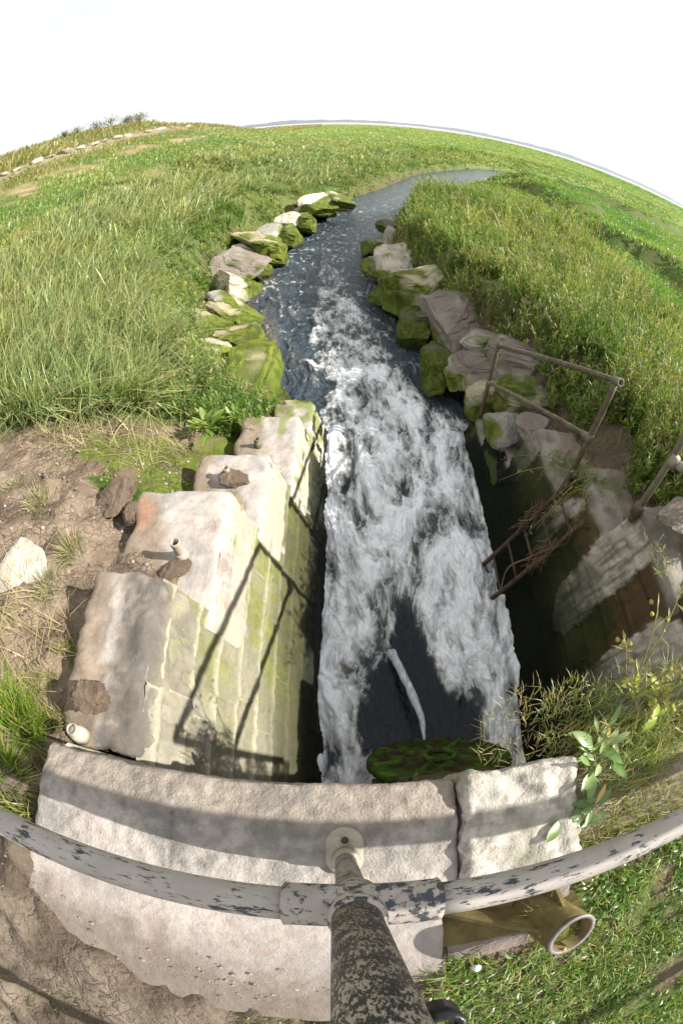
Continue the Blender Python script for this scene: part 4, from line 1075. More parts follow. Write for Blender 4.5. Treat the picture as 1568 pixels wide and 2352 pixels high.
# clods of mud
for q in ((262, 1142, 110, 62, -1.93, 'big cracked clod of mud beside the second wall step'), (312, 1180, 55, 40, -1.92, 'small dark clod of mud leaning on the second wall step'),
          (535, 1098, 62, 34, -2.22, 'lumpy mud heaped on the third wall step'), (405, 1308, 75, 36, -1.87, 'round mud patch heaped against the tallest pipe stub'),
          (640, 968, 60, 24, -2.95, 'mud lump between the pale wall end and the mossy rock'), (205, 1600, 70, 90, -1.42, 'brown mud lump beside the cream white pipe end')):
    rock(q[0], q[1], q[2], q[3], q[4], (.125, .092, .066), 0., q[5], 4000 + q[0], .42, group='mud lumps on the left wall', cat='mud clod')
# stone line at the foot of the embankment
_dl = ['leftmost', 'second', 'third', 'fourth', 'fifth', 'sixth', 'seventh', 'eighth', 'ninth', 'tenth', 'eleventh', 'twelfth', 'thirteenth', 'fourteenth']
for i, (x, y, w, h) in enumerate([(12, 403, 30, 12), (38, 394, 26, 10), (84, 381, 34, 13), (118, 363, 26, 11), (152, 356, 40, 12), (183, 347, 26, 9), (215, 337, 34, 10), (240, 330, 22, 8), (268, 325, 28, 9), (296, 318, 24, 8),
                               (340, 306, 24, 8), (368, 300, 30, 8), (396, 297, 22, 6), (430, 297, 22, 6)]):
    d = ray(x, y); t = -12.6 / d[0]; p = d * t
    gz = float(ground_z(p[0], p[1])); r = np.random.default_rng(i + 50)
    k = np.linalg.norm(p) / 985.
    V, F, c = rock_mesh(p, (w * k * .48, w * k * .4, h * k * .6), (0, 0, r.uniform(0, 3)), 5000 + i, [(.38, .31, .24), (.32, .27, .21), (.42, .37, .30)][i % 3], 0., 0., 3)
    o = mesh_np('rock', V, [F], M_ROCK, None, attrs={'col': c}); o.location = (p[0], p[1], gz + h * k * .3)
    tag(o, ('rightmost' if i == 13 else _dl[i]) + (' from the left' if 0 < i < 13 else '') + ' pale stone of the line along the foot of the grassy embankment', 'rock', 'stones along the embankment')

# ------------------------------------------------------------------ grass
GT = np.array([0, .38, .72, 1.0]); GWID = np.array([1, .85, .55])
def blades(P, H, W, az, lean, cb, ct, seed=0):
    """grass blades as bent strips; returns V, F, col"""
    n = len(P); r = np.random.default_rng(seed)
    fa = az + r.normal(size=n) * .9 + math.pi / 2
    wx, wy = np.cos(fa), np.sin(fa); lx, ly = np.cos(az), np.sin(az)
    V = np.zeros((n, 7, 3)); C = np.zeros((n, 7, 3))
    for i, t in enumerate(GT):
        o = lean * H * t ** 1.8; zz = H * (t - .38 * lean * t * t)
        cx, cy, cz = P[:, 0] + lx * o, P[:, 1] + ly * o, P[:, 2] + zz
        col = lerp3(cb, ct, np.full(n, t)); 
        if i < 3:
            w = W * GWID[i] * .5
            V[:, 2 * i] = np.stack([cx - wx * w, cy - wy * w, cz], 1); V[:, 2 * i + 1] = np.stack([cx + wx * w, cy + wy * w, cz], 1)
            C[:, 2 * i] = C[:, 2 * i + 1] = col
        else: V[:, 6] = np.stack([cx, cy, cz], 1); C[:, 6] = col
    b = np.arange(n)[:, None] * 7
    return V.reshape(-1, 3), [b + np.array([[4, 5, 6]]), np.concatenate([b + np.array([[0, 1, 3, 2]]), b + np.array([[2, 3, 5, 4]])])], C.reshape(-1, 3)

def leaves(P, d, up, L, W, col):
    """pointed leaves, two facets folded on the midrib; d outward unit vectors"""
    n = len(P); s = np.cross(d, up); s /= np.linalg.norm(s, axis=1)[:, None] + 1e-9
    nrm = np.cross(s, d)
    L, W = L[:, None], W[:, None]
    mid = P + d * L * .5 - nrm * W * .10; tip = P + d * L - nrm * L * .10
    V = np.stack([P, mid + s * W * .5 + nrm * W * .18, tip, mid - s * W * .5 + nrm * W * .18, mid], 1)
    b = np.arange(n)[:, None] * 5
    F = np.concatenate([b + np.array([[0, 1, 4]]), b + np.array([[1, 2, 4]]), b + np.array([[2, 3, 4]]), b + np.array([[3, 0, 4]])])
    return V.reshape(-1, 3), [F], np.repeat(col, 5, 0)

def stuff(name, parts, label, cat):
    V, F = join([(v, f) for v, f, c in parts]); C = np.concatenate([c for v, f, c in parts])
    o = mesh_np(name, V, F, M_LEAF, None, smooth=False, attrs={'col': C}); return tag(o, label, cat, kind='stuff')

def field(n, r0, r1, a0, a1, seed):
    r = np.random.default_rng(seed); R = np.exp(r.uniform(math.log(r0), math.log(r1), n)); A = np.radians(r.uniform(a0, a1, n))
    return R * np.sin(A), R * np.cos(A), r

def dist_bank(X, Y):
    d = np.minimum(poly_dist(X, Y, LB), poly_dist(X, Y, RB)); ins = (X > XL(Y)) & (X < XR(Y)); return np.where(ins, -d, d)

WIND = math.radians(20)   # blades lean towards +X
def clumps(X, Y, r, k, rad):
    """spread k[i] stems round each clump centre; returns index, x, y, outward angle, radial share"""
    idx = np.repeat(np.arange(len(X)), k); m = len(idx); a = r.uniform(0, 6.283, m); q = np.sqrt(r.uniform(size=m))
    return idx, X[idx] + np.cos(a) * q * rad[idx], Y[idx] + np.sin(a) * q * rad[idx], a, q

def tall_grass():
    X, Y, r = field(19000, 1.9, 60, -66, 8, 1)
    left = X < (XL(Y) + XR(Y)) / 2; d = dist_bank(X, Y); n = fbm(X * .8, Y * .8, 0, 3, 91); n2 = fbm(X * .25, Y * .25, 0, 3, 92)
    gl = np.interp(X, [-6, -3.6, -2.4, -1.6, -.9], [2.0, 2.42, 2.68, 2.9, 3.2]) + .22 * n
    ok = left & (d > 1.5 + .35 * n) & (Y > gl) & (X > -7.6 + .8 * n2)
    ok &= ~((np.abs(X + 6.6 + 1.2 * noise(Y * .3, 3, 0, 52)) + .7 * fbm(X * .9, Y * .9, 0, 4, 41) < .35) & (Y < 28))
    X, Y, n, n2, d = (q[ok] for q in (X, Y, n, n2, d)); Rc = np.hypot(X, Y)
    ch = r.uniform(.55, 1.25, len(X)); cv = np.clip(1 + r.normal(size=len(X)) * .22, .5, 1.6); cq = sstep(-.5, .5, n2 * 1.2 + .5 * n + r.normal(size=len(X)) * .4); cw = r.normal(size=len(X)) * .8
    idx, x, y, a, q = clumps(X, Y, r, r.integers(7, 20, len(X)), np.maximum(.09, .022 * Rc))
    m = len(idx); Rr = np.hypot(x, y); Z = ground_z(x, y) - .01
    hh = np.interp(x, [-8, -6.5, -5, -3, -1], [.18, .28, .44, .60, .58]) * np.interp(y, [2, 3, 12, 25, 60], [.62, .85, .78, .6, .4])
    H = hh * ch[idx] * r.uniform(.35, 1.25, m) * (1 + .25 * n2[idx])
    W = np.maximum(.015 * r.uniform(.35, 1.6, m), .0034 * Rr * r.uniform(.5, 1.4, m))
    wind = WIND + cw[idx] + r.normal(size=m) * .8
    vx, vy_ = .6 * np.cos(a) * q + .75 * np.cos(wind), .6 * np.sin(a) * q + .75 * np.sin(wind)
    az = np.arctan2(vy_, vx); lean = np.clip(np.hypot(vx, vy_) * r.uniform(.15, 1.5, m), .03, 1.7)
    base = lerp3((.12, .19, .058), (.20, .24, .065), cq[idx]); tip = lerp3((.28, .38, .175), (.38, .42, .16), cq[idx])
    dry = r.uniform(size=m) < .07 + .05 * (cq[idx] > .6)
    base[dry] = (.30, .26, .12); tip[dry] = (.52, .46, .25)
    v = np.clip(cv[idx] + r.normal(size=m) * .16, .4, 1.4)[:, None]
    A = blades(np.stack([x, y, Z], 1), H, W, az, lean, base * v, tip * v, 3)
    X, Y, r2 = field(6500, 2.2, 22, -64, 0, 2); d = dist_bank(X, Y)
    gl = np.interp(X, [-6, -3.6, -2.4, -1.6, -.9], [1.9, 2.35, 2.6, 2.85, 3.15])
    k = (X < XL(Y)) & (d > 1.3) & (Y > gl + .1) & (X > -6.5) & (noise(X * .5, Y * .5, 0, 95) > -.15)
    X, Y, r_ = X[k], Y[k], np.hypot(X, Y)[k]; m = len(X); Z = ground_z(X, Y)
    H = r2.uniform(.6, .95, m) * np.interp(X, [-6.5, -4, -1], [.5, 1, 1])
    B = blades(np.stack([X, Y, Z], 1), H, np.maximum(.009, .0026 * r_), WIND + r2.normal(size=m) * .5, r2.normal(.6, .2, m).clip(.1, 1.1), np.tile((.24, .28, .10), (m, 1)), np.tile((.52, .51, .26), (m, 1)), 5)
    return stuff('tall_grass', [A, B], 'tall pale green grass bending in the wind on the left bank', 'grass')
tall_grass()

def short_turf():
    parts = []
    X, Y, r = field(300000, 3.0, 420, -70, 70, 7)
    left = X < (XL(Y) + XR(Y)) / 2; d = dist_bank(X, Y); Rr = np.hypot(X, Y); n2 = fbm(X * .12, Y * .12, 0, 4, 43); n = fbm(X * .9, Y * .9, 0, 4, 41)
    ok = (d > .5) & ((left & ((X < -6.3) | (Y > 24))) | (~left & ((X > 5.5 + 1.2 * n) | (Y > 24))))
    wr = np.abs(X - (-9.7 + .8 * noise(Y * .12, 0, 0, 51))) + .8 * n
    ok &= ~((wr < .85) & (Y > 4) & (Y < 90) & (fbm(X * 5, Y * 5, 0, 4, 42) + .8 * n > -.5) & (fbm(X * .30, Y * .30, 0, 3, 53) > -.02)) & ~((np.abs(X + 12.6) + .6 * n < .6) & (Y < 90)) & (Rr < 330 + 40 * n2)
    X, Y, Rr, n, n2, left = (q[ok] for q in (X, Y, Rr, n, n2, left)); m = len(X); Z = ground_z(X, Y) - .01
    H = np.where(left, .16, .13) * (1 + .6 * np.clip(n2, -.6, 1)) * r.uniform(.5, 1.3, m) + .0015 * Rr
    H = np.where(left & (X < -13), H * 2.2, H)
    W = np.maximum(.006, .0033 * Rr) * r.uniform(.6, 1.3, m)
    q = sstep(-.45, .45, n2 + .5 * n + r.normal(size=m) * .25)
    base = np.where(left[:, None], lerp3((.16, .29, .07), (.31, .33, .12), q), lerp3((.10, .26, .03), (.21, .31, .07), q))
    tip = base * 1.35
    emb = left & (X < -10.5)
    e = np.clip(.55 + .6 * n + r.normal(size=m) * .3, 0, 1)
    base = np.where(emb[:, None], lerp3((.15, .21, .05), (.36, .29, .15), e), base); tip = np.where(emb[:, None], base * 1.4, tip)
    az = WIND + r.normal(size=m) * 1.0 + 1.2 * noise(X * .3, Y * .3, 0, 97); lean = np.clip(r.normal(.7, .3, m), 0, 1.4)
    parts.append(blades(np.stack([X, Y, Z], 1), H, W, az, lean, base, tip, 8))
    return stuff('turf', parts, 'short bright green marsh turf reaching out to the mud flats', 'grass')
short_turf()

def leafy_plants():
    """knee high leafy stalks in clumps that cover the right bank and fringe the left one"""
    X, Y, r = field(14500, 1.7, 75, -42, 68, 22)
    left = X < (XL(Y) + XR(Y)) / 2; d = dist_bank(X, Y); n = fbm(X * .9, Y * .9, 0, 3, 101)
    wall_x = XFR(np.interp(Y, [0, 3.6], [-1.3, -3.1])) + .22
    okl = left & (d > np.interp(Y, [8, 15], [.62, .3]) + .2 * n) & (d < np.interp(Y, [3, 6, 14, 24, 60], [2.2, 2.5, 3.0, 5, 9]) + .6 * n) & (Y > 3.0) & (X > -3.2 - .3 * Y)
    okr = ~left & (d > np.interp(Y, [2, 4, 6.5, 9, 12, 16, 40], [.9, .72, .58, .45, .28, .22, .25]) + .2 * n) & (X < 6.8 + 1.4 * n + .28 * np.maximum(0, Y - 9)) & ((X > wall_x + .5 * n) | (Y > 4.0)) & (Y > .25) & (Y < 60)
    ok = okl | okr
    X, Y, left, n, d = (q[ok] for q in (X, Y, left, n, d)); Rc = np.hypot(X, Y); nc = len(X)
    ch = np.where(left, .42, .60) * (r.uniform(.35, 1.25, nc) + .5 * (r.uniform(size=nc) < .14)) * np.where(~left, np.interp(Y, [13, 17, 27, 30, 40], [1, .40, .40, 1.15, 1.3]), 1) * (1 + .3 * n) * np.interp(d, [.3, 1.3], [.75, 1]) * np.where(~left & (X > 4.5), .75, 1)
    yel = np.clip(sstep(-.4, .5, fbm(X * .4, Y * .4, 0, 3, 104) + r.normal(size=nc) * .35) - .25 * left, 0, 1); cv = np.clip(1 + r.normal(size=nc) * .24, .45, 1.7); kind = r.uniform(size=nc)
    idx, x, y, a, q = clumps(X, Y, r, r.integers(4, 12, nc), np.maximum(.085, .019 * Rc))
    m = len(idx); Rr = np.hypot(x, y); Z = ground_z(x, y) - .02
    H = ch[idx] * r.uniform(.5, 1.15, m); az = a + r.normal(size=m) * .5; lean = np.clip(.42 * q + r.normal(size=m) * .15, .02, .9)
    parts = []
    W = np.maximum(.0055, .0018 * Rr)
    dk = np.where(left, .8, 1.)[idx][:, None]
    cb = lerp3((.085, .14, .03), (.17, .17, .055), yel[idx]); ct = lerp3((.19, .28, .07), (.36, .37, .14), yel[idx])
    v = np.clip(cv[idx] + r.normal(size=m) * .15, .4, 1.4)[:, None]
    parts.append(blades(np.stack([x, y, Z], 1), H, W, az, lean, cb * v, ct * v, 23))
    for sel, nl, ks in ((Rr < 9, 13, 1.0), ((Rr >= 9) & (Rr < 22), 7, 1.7), (Rr >= 22, 4, 3.0)):
        ii = np.repeat(np.where(sel)[0], nl); p = len(ii)
        if not p: continue
        t = r.uniform(.10, 1.0, p); b = r.uniform(0, 6.283, p); o = lean[ii] * H[ii] * t ** 1.8
        B = np.stack([x[ii] + np.cos(az[ii]) * o, y[ii] + np.sin(az[ii]) * o, Z[ii] + H[ii] * (t - .38 * lean[ii] * t * t)], 1)
        e = r.uniform(.3, 1.35, p)
        dd = np.stack([np.cos(b) * np.cos(e), np.sin(b) * np.cos(e), np.sin(e)], 1); up = np.stack([-np.cos(b) * np.sin(e), -np.sin(b) * np.sin(e), np.cos(e)], 1)
        L = r.uniform(.045, .11, p) * (1.15 - .5 * t) * (.8 + .21 * ks) * np.interp(Rr[ii], [2, 30, 70], [1, 1.5, 2.4]); Wd = L * r.uniform(.12, .25, p) * (.8 + .2 * ks)
        vv = np.clip(cv[idx[ii]] + r.normal(size=p) * .2, .4, 1.8)[:, None]
        c = lerp3((.10, .20, .03), (.27, .33, .07), np.clip(yel[idx[ii]] + r.normal(size=p) * .25, 0, 1)) * vv
        hay = (t > .72) & (kind[idx[ii]] < .34); c[hay] = np.array((.38, .33, .17)) * vv[hay]
        parts.append(leaves(B, dd, up, L, Wd, c))
    return stuff('marsh_plants', parts, 'knee high leafy marsh plants crowding both banks', 'plants')
leafy_plants()

def patch(n, inside, seed, hrange, cols, wid=.004, lean=.5, zoff=0., maxr=None):
    r = np.random.default_rng(seed); x0, x1, y0, y1 = inside[:4]
    X = r.uniform(x0, x1, n); Y = r.uniform(y0, y1, n); k = inside[4](X, Y, fbm(X * 4, Y * 4, 0, 3, seed)); X, Y = X[k], Y[k]; m = len(X)
    Z = np.maximum(ground_z(X, Y), -1.21 if zoff else -9) - .004
    g = np.clip(r.uniform(size=m) + .5 * noise(X * 5, Y * 5, 0, seed), 0, 1)
    c = lerp3(cols[0], cols[1], g); dry = r.uniform(size=m) < .14; c[dry] = (.42, .35, .17)
    return blades(np.stack([X, Y, Z], 1), r.uniform(*hrange, m), wid * r.uniform(.6, 1.3, m), r.uniform(0, 6.283, m), np.clip(r.normal(lean, .3, m), 0, 1.3), c * .8, c * 1.25, seed)

def foreground_grass():
    G = ((.10, .19, .02), (.22, .25, .06)); S = ((.15, .19, .05), (.30, .27, .11))
    p = []
    p.append(patch(12000, (.66, 2.3, -.32, .10, lambda X, Y, n: (n > -.45)), 31, (.02, .085), S, .0035, .6, 1))
    p.append(patch(52000, (.2, 2.6, -2.0, -.3, lambda X, Y, n: ((X > .66) | (Y < -.58 - .05 * n)) & (Y < -.32 - .12 * (X < 1)) & (n + .25 * noise(X * 9, Y * 9, 0, 66) > -.02 - .2 * (Y < -.5) * (X < .9)) & (np.hypot(X - .53, Y + .47) > .075)), 32, (.012, .07), ((.08, .19, .02), (.22, .30, .07)), .0055, .8))
    r = np.random.default_rng(77); n = 9000; X = r.uniform(.28, 2.3, n); Y = r.uniform(-1.9, -.3, n)
    k = ((X > .68) | (Y < -.62)) & (fbm(X * 6, Y * 6, 0, 3, 78) > .0); X, Y = X[k], Y[k]; n = len(X); a = r.uniform(0, 6.283, n); e = r.uniform(.0, .9, n)
    B = np.stack([X, Y, ground_z(X, Y) + r.uniform(.005, .04, n)], 1)
    d = np.stack([np.cos(a) * np.cos(e), np.sin(a) * np.cos(e), np.sin(e)], 1); u = np.stack([-np.cos(a) * np.sin(e), -np.sin(a) * np.sin(e), np.cos(e)], 1)
    L = r.uniform(.012, .035, n); p.append(leaves(B, d, u, L, L * r.uniform(.35, .7, n), lerp3((.05, .12, .02), (.19, .26, .06), r.uniform(size=n))))
    p.append(patch(4200, (-1.9, -.94, -.35, .1, lambda X, Y, n: (n + .6 * (-X - 1.15) > -.1)), 33, (.05, .15), G, .004, .6))
    p.append(patch(3600, (-1.7, -.9, .08, .50, lambda X, Y, n: (n > -.02) & (X < -.96 - .25 * (Y - .1))), 34, (.03, .10), S, .004, .9))
    p.append(patch(2600, (-2.6, -.95, .1, 2.9, lambda X, Y, n: (Y < 2.75 - .25 * (-X - 1.4) + .1 * n) & ((Y > 2.1 + .3 * n - .1 * X * 0) | (Y < .75 + .3 * n)) & (X < -1.28)), 41, (.10, .32), ((.30, .26, .13), (.46, .40, .22)), .006, 1.75))
    p.append(patch(2600, (-.55, .24, -1.1, -.80, lambda X, Y, n: n > .05), 35, (.012, .035), G, .004, .8))
    p.append(patch(900, (-1.3, -.55, -1.3, -.95, lambda X, Y, n: n > .2), 36, (.01, .03), G, .004, .8))
    p.append(patch(1500, (.48, .57, -.55, -.43, lambda X, Y, n: np.hypot(X - .538, Y + .50) < .046), 37, (.17, .215), ((.14, .21, .05), (.32, .31, .12)), .003, .12))
    p.append(patch(2600, (1.9, 2.9, .0, 3.4, lambda X, Y, n: (n > .05) & (X > XFR(step_z(Y, RSTEP)) + .35)), 38, (.06, .22), ((.10, .16, .03), (.2, .22, .07)), .006, .6))
    return stuff('ground_cover', p, 'short grass and moss around the coping and railing', 'grass')
foreground_grass()

def crumbs():
    r = np.random.default_rng(55); P = []; C = []
    V0, F0 = ico(1)
    n = 190; X = r.uniform(-1.2, .28, n); Y = np.interp(X, [-1.2, -.87, -.65, -.33, -.16, .28], [-.45, -.54, -.62, -.66, -.66, -.66]) + r.normal(size=n) * .04; k = (Y < -.36) & (r.uniform(size=n) < .3 + .7 * (np.abs(X + .15) < .25)); X, Y = X[k], Y[k]
    n2 = 420; X = np.concatenate([X, r.uniform(-2.4, -.95, n2)]); Y = np.concatenate([Y, r.uniform(.1, 2.4, n2)])
    Z = np.maximum(ground_z(X, Y), np.where((Y < -.356) & (X > -.945) & (X < .262), -1.149, -9))
    for x, y, z in zip(X, Y, Z):
        q = r.uniform(.002, .006) * (2.4 if y > 0 else 1); V = V0 * (1 + .35 * r.normal(size=(len(V0), 1)).clip(-1, 1)) * q * np.array((1.2, 1, .7)); P.append((V + (x, y, z + q * .3), [F0]))
        C.append(np.tile(np.array((.24, .20, .165)) * r.uniform(.6, 1.6), (len(V0), 1)))
    V, F = join(P); o = mesh_np('gravel', V, F, M_GROUND, None, smooth=False, attrs={'col': np.concatenate(C), 'mud': np.zeros(len(V))}); tag(o, 'crumbs of dry mud and small stones on the ground', 'gravel', kind='stuff')
crumbs()

# ------------------------------------------------------------------ single plants
def plant_obj(name, label, cat, loc, parts, group=None):
    t = thing(name, label, cat, loc, group)
    for nm, (V, F, C) in parts: mesh_np(nm, V, F, M_LEAF, t, smooth=False, attrs={'col': C})
    return t

def tuft(px, py, z, n, h, rad, cols, label, seed, lean=.7, wid=.005, group='grass tufts', az=None):
    r = np.random.default_rng(seed); p = at_z(px, py, z)
    gz = float(ground_z(p[0], p[1])); 
    a = r.uniform(0, 6.283, n); q = rad * np.sqrt(r.uniform(size=n)) * .5
    P = np.stack([p[0] + q * np.cos(a), p[1] + q * np.sin(a), np.full(n, p[2] - .02)], 1)
    c = lerp3(cols[0], cols[1], r.uniform(size=n)); dry = r.uniform(size=n) < .15; c[dry] = (.45, .37, .18)
    A = blades(P, r.uniform(.45, 1.1, n) * h, wid * r.uniform(.6, 1.3, n), a if az is None else az + r.normal(size=n) * 1.0, np.clip(r.normal(lean, .25, n), .1, 1.4), c * .85, c * 1.25, seed)
    return plant_obj('grass_tuft', label, 'grass tuft', tuple(p), [('foliage', A)], group)
BG = ((.11, .22, .02), (.24, .30, .05)); PG = ((.17, .20, .09), (.30, .29, .14))
tuft(30, 1690, -1.38, 1500, .22, .36, BG, 'bright green grass clump left of the coping end', 61, .6, .005)
tuft(5, 1800, -1.25, 1000, .16, .28, BG, 'second bright green grass clump, lower left beside the rail', 62, .7, .005)
tuft(90, 1150, -1.75, 170, .11, .2, PG, 'pale grass tuft on the mud at the left edge, upper one', 63)
tuft(35, 1120, -1.8, 150, .10, .2, PG, 'sparse pale grass tuft on the cracked mud below the tall grass', 64)
tuft(165, 1268, -1.72, 170, .13, .16, PG, 'pale grass tuft on mud above the big cream rock', 65)
tuft(258, 1085, -2.0, 60, .07, .10, BG, 'small green tuft on top of the cracked mud clod', 66)
tuft(110, 1345, -1.62, 160, .08, .16, ((.13, .16, .07), (.22, .24, .12)), 'grey green tuft between the cream rock and the first wall step', 67)
tuft(1230, 1700, -1.17, 420, .06, .34, ((.16, .18, .06), (.38, .31, .15)), 'straw coloured tuft at the corner of the rough end stone', 68, .8, .0025, az=1.9)
tuft(1440, 1700, -1.14, 700, .10, .36, ((.10, .18, .035), (.26, .29, .09)), 'yellow green tuft right of the broad leaved dock', 69, .7, .004, az=1.2)
tuft(1530, 1640, -1.16, 600, .10, .36, ((.10, .18, .035), (.28, .29, .10)), 'tuft with seed heads at the right edge above the rail', 70, .7, .004, az=2.0)
tuft(1340, 1660, -1.17, 600, .05, .30, ((.11, .19, .035), (.30, .30, .11)), 'grassy tuft overhanging the dark wall behind the dock', 71, .8, .004, az=1.5)

def leafrosette(px, py, z, label, seed, n, L, W, cols, name='dock_plant', cat='plant', stand=.9):
    r = np.random.default_rng(seed); p = at_z(px, py, z); t = thing(name, label, cat, tuple(p))
    Vs = []
    for i in range(n):
        a = r.uniform(0, 6.283); e = r.uniform(.25, stand); l = r.uniform(*L); w = l * r.uniform(*W); m = 9
        s = np.linspace(0, 1, m); bow = r.uniform(.3, .9)
        cr = np.stack([np.cos(a) * l * s * math.cos(e), np.sin(a) * l * s * math.cos(e), l * (s * math.sin(e) - bow * .35 * s ** 2)], 1) + p + (r.normal() * .03, r.normal() * .03, 0)
        wid = w * .5 * np.clip(np.sin(math.pi * np.clip((s - .16) / .84, 0, 1)) ** .75, .04, 1)
        sd = np.array((-math.sin(a), math.cos(a), 0)); wav = .18 * np.sin(s * 9 + i) * w
        V = np.concatenate([cr - np.outer(wid, sd) + np.stack([0 * s, 0 * s, .25 * wid + wav * .3], 1), cr, cr + np.outer(wid, sd) + np.stack([0 * s, 0 * s, .25 * wid - wav * .3], 1)])
        j = np.arange(m - 1); F = [np.concatenate([np.stack([k * m + j, k * m + j + 1, (k + 1) * m + j + 1, (k + 1) * m + j], 1) for k in (0, 1)])]
        c = lerp3(cols[0], cols[1], np.array([r.uniform()]))[0]
        if r.uniform() < .05: c = np.array((.42, .32, .12))
        C = np.tile(c, (3 * m, 1)); C[m:2 * m] *= 1.35
        mesh_np('leaf', V, F, M_LEAF, t, smooth=True, attrs={'col': C})
    return t
leafrosette(1375, 1735, -1.13, 'dock with broad pale green leaves right of the rough end stone', 81, 26, (.06, .14), (.16, .28), ((.13, .22, .06), (.30, .36, .17)))
leafrosette(1345, 1850, -1.13, 'dark leaved dock hanging over the end of the coping beside the rail', 82, 14, (.06, .11), (.22, .34), ((.07, .13, .035), (.12, .19, .05)), stand=.5)
leafrosette(1500, 1610, -1.10, 'small dock with yellow green upright leaves at the right edge', 83, 10, (.07, .12), (.22, .35), ((.20, .27, .03), (.32, .36, .06)))
leafrosette(478, 985, -2.45, 'low broad leaved green plant at the edge of the mud by the mossy ground', 84, 26, (.14, .28), (.16, .24), ((.11, .19, .03), (.22, .28, .07)), stand=1.2)
leafrosette(540, 960, -2.6, 'thin leaved green plant between the big mossy rock and the pale wall', 85, 18, (.10, .2), (.12, .2), ((.09, .15, .02), (.18, .23, .05)), stand=1.2)

def weed(px, py, z, label, seed, ns, L, cols, leaf, flower=None, droop=.0, name='weed', spread=.5, dirx=None):
    """upright or hanging stems with small leaves, optional yellow flower heads"""
    r = np.random.default_rng(seed); p = at_z(px, py, z); t = thing(name, label, 'plant', tuple(p))
    St, Lf, Fl, Cs = [], [], [], []
    for i in range(ns):
        a = r.uniform(0, 6.283) if dirx is None else dirx + r.normal() * .7; l = r.uniform(.55, 1.1) * L; sp = abs(r.normal(spread, spread * .4))
        s = np.linspace(0, 1, 7)
        pts = np.stack([np.cos(a) * sp * l * s ** 1.3, np.sin(a) * sp * l * s ** 1.3, l * (s * (1 - .3 * sp) - droop * 1.6 * s ** 2.4)], 1) + p + (r.normal() * .05, r.normal() * .05, -.02)
        St.append(tube(pts, np.linspace(.0035, .0018, 7), 5)); Cs.append(lerp3(cols[0], cols[1], np.array([r.uniform()]))[0])
        k = int(leaf); tt = r.uniform(.1, 1, k); B = np.stack([np.interp(tt, s, pts[:, q]) for q in range(3)], 1)
        aa = r.uniform(0, 6.283, k); e = r.uniform(.1, 1.1, k)
        Lf.append((B, np.stack([np.cos(aa) * np.cos(e), np.sin(aa) * np.cos(e), np.sin(e)], 1), np.stack([-np.cos(aa) * np.sin(e), -np.sin(aa) * np.sin(e), np.cos(e)], 1), r.uniform(.025, .07, k), r.uniform(.006, .016, k)))
        if flower:
            for f in range(r.integers(1, 4)):
                if r.uniform() > .6: continue
                q = pts[-1] + r.normal(size=3) * .02; Fl.append(tube([q, q + (0, 0, .004), q + (0, 0, .010), q + (0, 0, .014)], [.003, .006, .009, .004], 7))
    V, F = join(St); C = np.concatenate([np.tile(c, (len(v[0]), 1)) for v, c in zip(St, Cs)])
    mesh_np('stems', V, F, M_LEAF, t, attrs={'col': C})
    B, d, u, l, w = (np.concatenate([q[k] for q in Lf]) for k in range(5))
    c = lerp3(cols[0], cols[1], r.uniform(size=len(B)))
    V, F, C = leaves(B, d, u, l, w, c); mesh_np('foliage', V, F, M_LEAF, t, smooth=False, attrs={'col': C})
    if Fl:
        for V, F in Fl: mesh_np('flower', V, F, M_LEAF, t, attrs={'col': np.tile(flower, (len(V), 1))})
    return t
YG = ((.13, .17, .04), (.28, .27, .10)); YEL = (.62, .44, .02)
weed(1345, 1110, -2.2, 'stringy green weed hanging over the shaded wall above the ladder', 91, 26, .5, ((.17, .20, .06), (.33, .33, .12)), 9, None, .75, spread=.8)
weed(1405, 985, -2.25, 'tall weed with yellow flowers growing around the near railing post', 92, 46, .95, YG, 20, YEL, .0, spread=.22)
weed(1545, 985, -1.75, 'yellow flowered weed at the right edge beside the near handrail', 93, 34, .65, YG, 18, YEL, .05, spread=.3)
weed(1330, 985, -2.45, 'leafy green plant under the lower rail on the wall top', 94, 40, .32, ((.10, .17, .03), (.2, .25, .06)), 14, None, .2, spread=.6)
weed(1530, 1300, -1.62, 'small thin weed on the pale mud face at the right edge', 95, 5, .2, ((.2, .24, .07), (.3, .3, .12)), 7, None, .1, spread=.6)
weed(1125, 735, -2.5, 'upright bunch of green stalks beside the big grey boulder', 96, 26, .55, ((.13, .19, .04), (.24, .27, .08)), 16, None, 0, spread=.12)
weed(980, 560, -2.4, 'bushy plant with brown seed heads overhanging the far tip of the right bank', 97, 40, .6, ((.13, .16, .05), (.28, .24, .11)), 18, None, .1, spread=.35)
weed(1290, 1060, -2.38, 'drooping thin weed on the third step of the shaded wall', 98, 12, .4, ((.15, .19, .05), (.26, .27, .1)), 8, None, .8, spread=.7)
weed(1470, 1560, -1.15, 'thin seed stalks rising from the grass against the dark wall', 99, 9, .34, ((.2, .2, .06), (.34, .3, .1)), 10, (.36, .36, .06), .0, spread=.5)

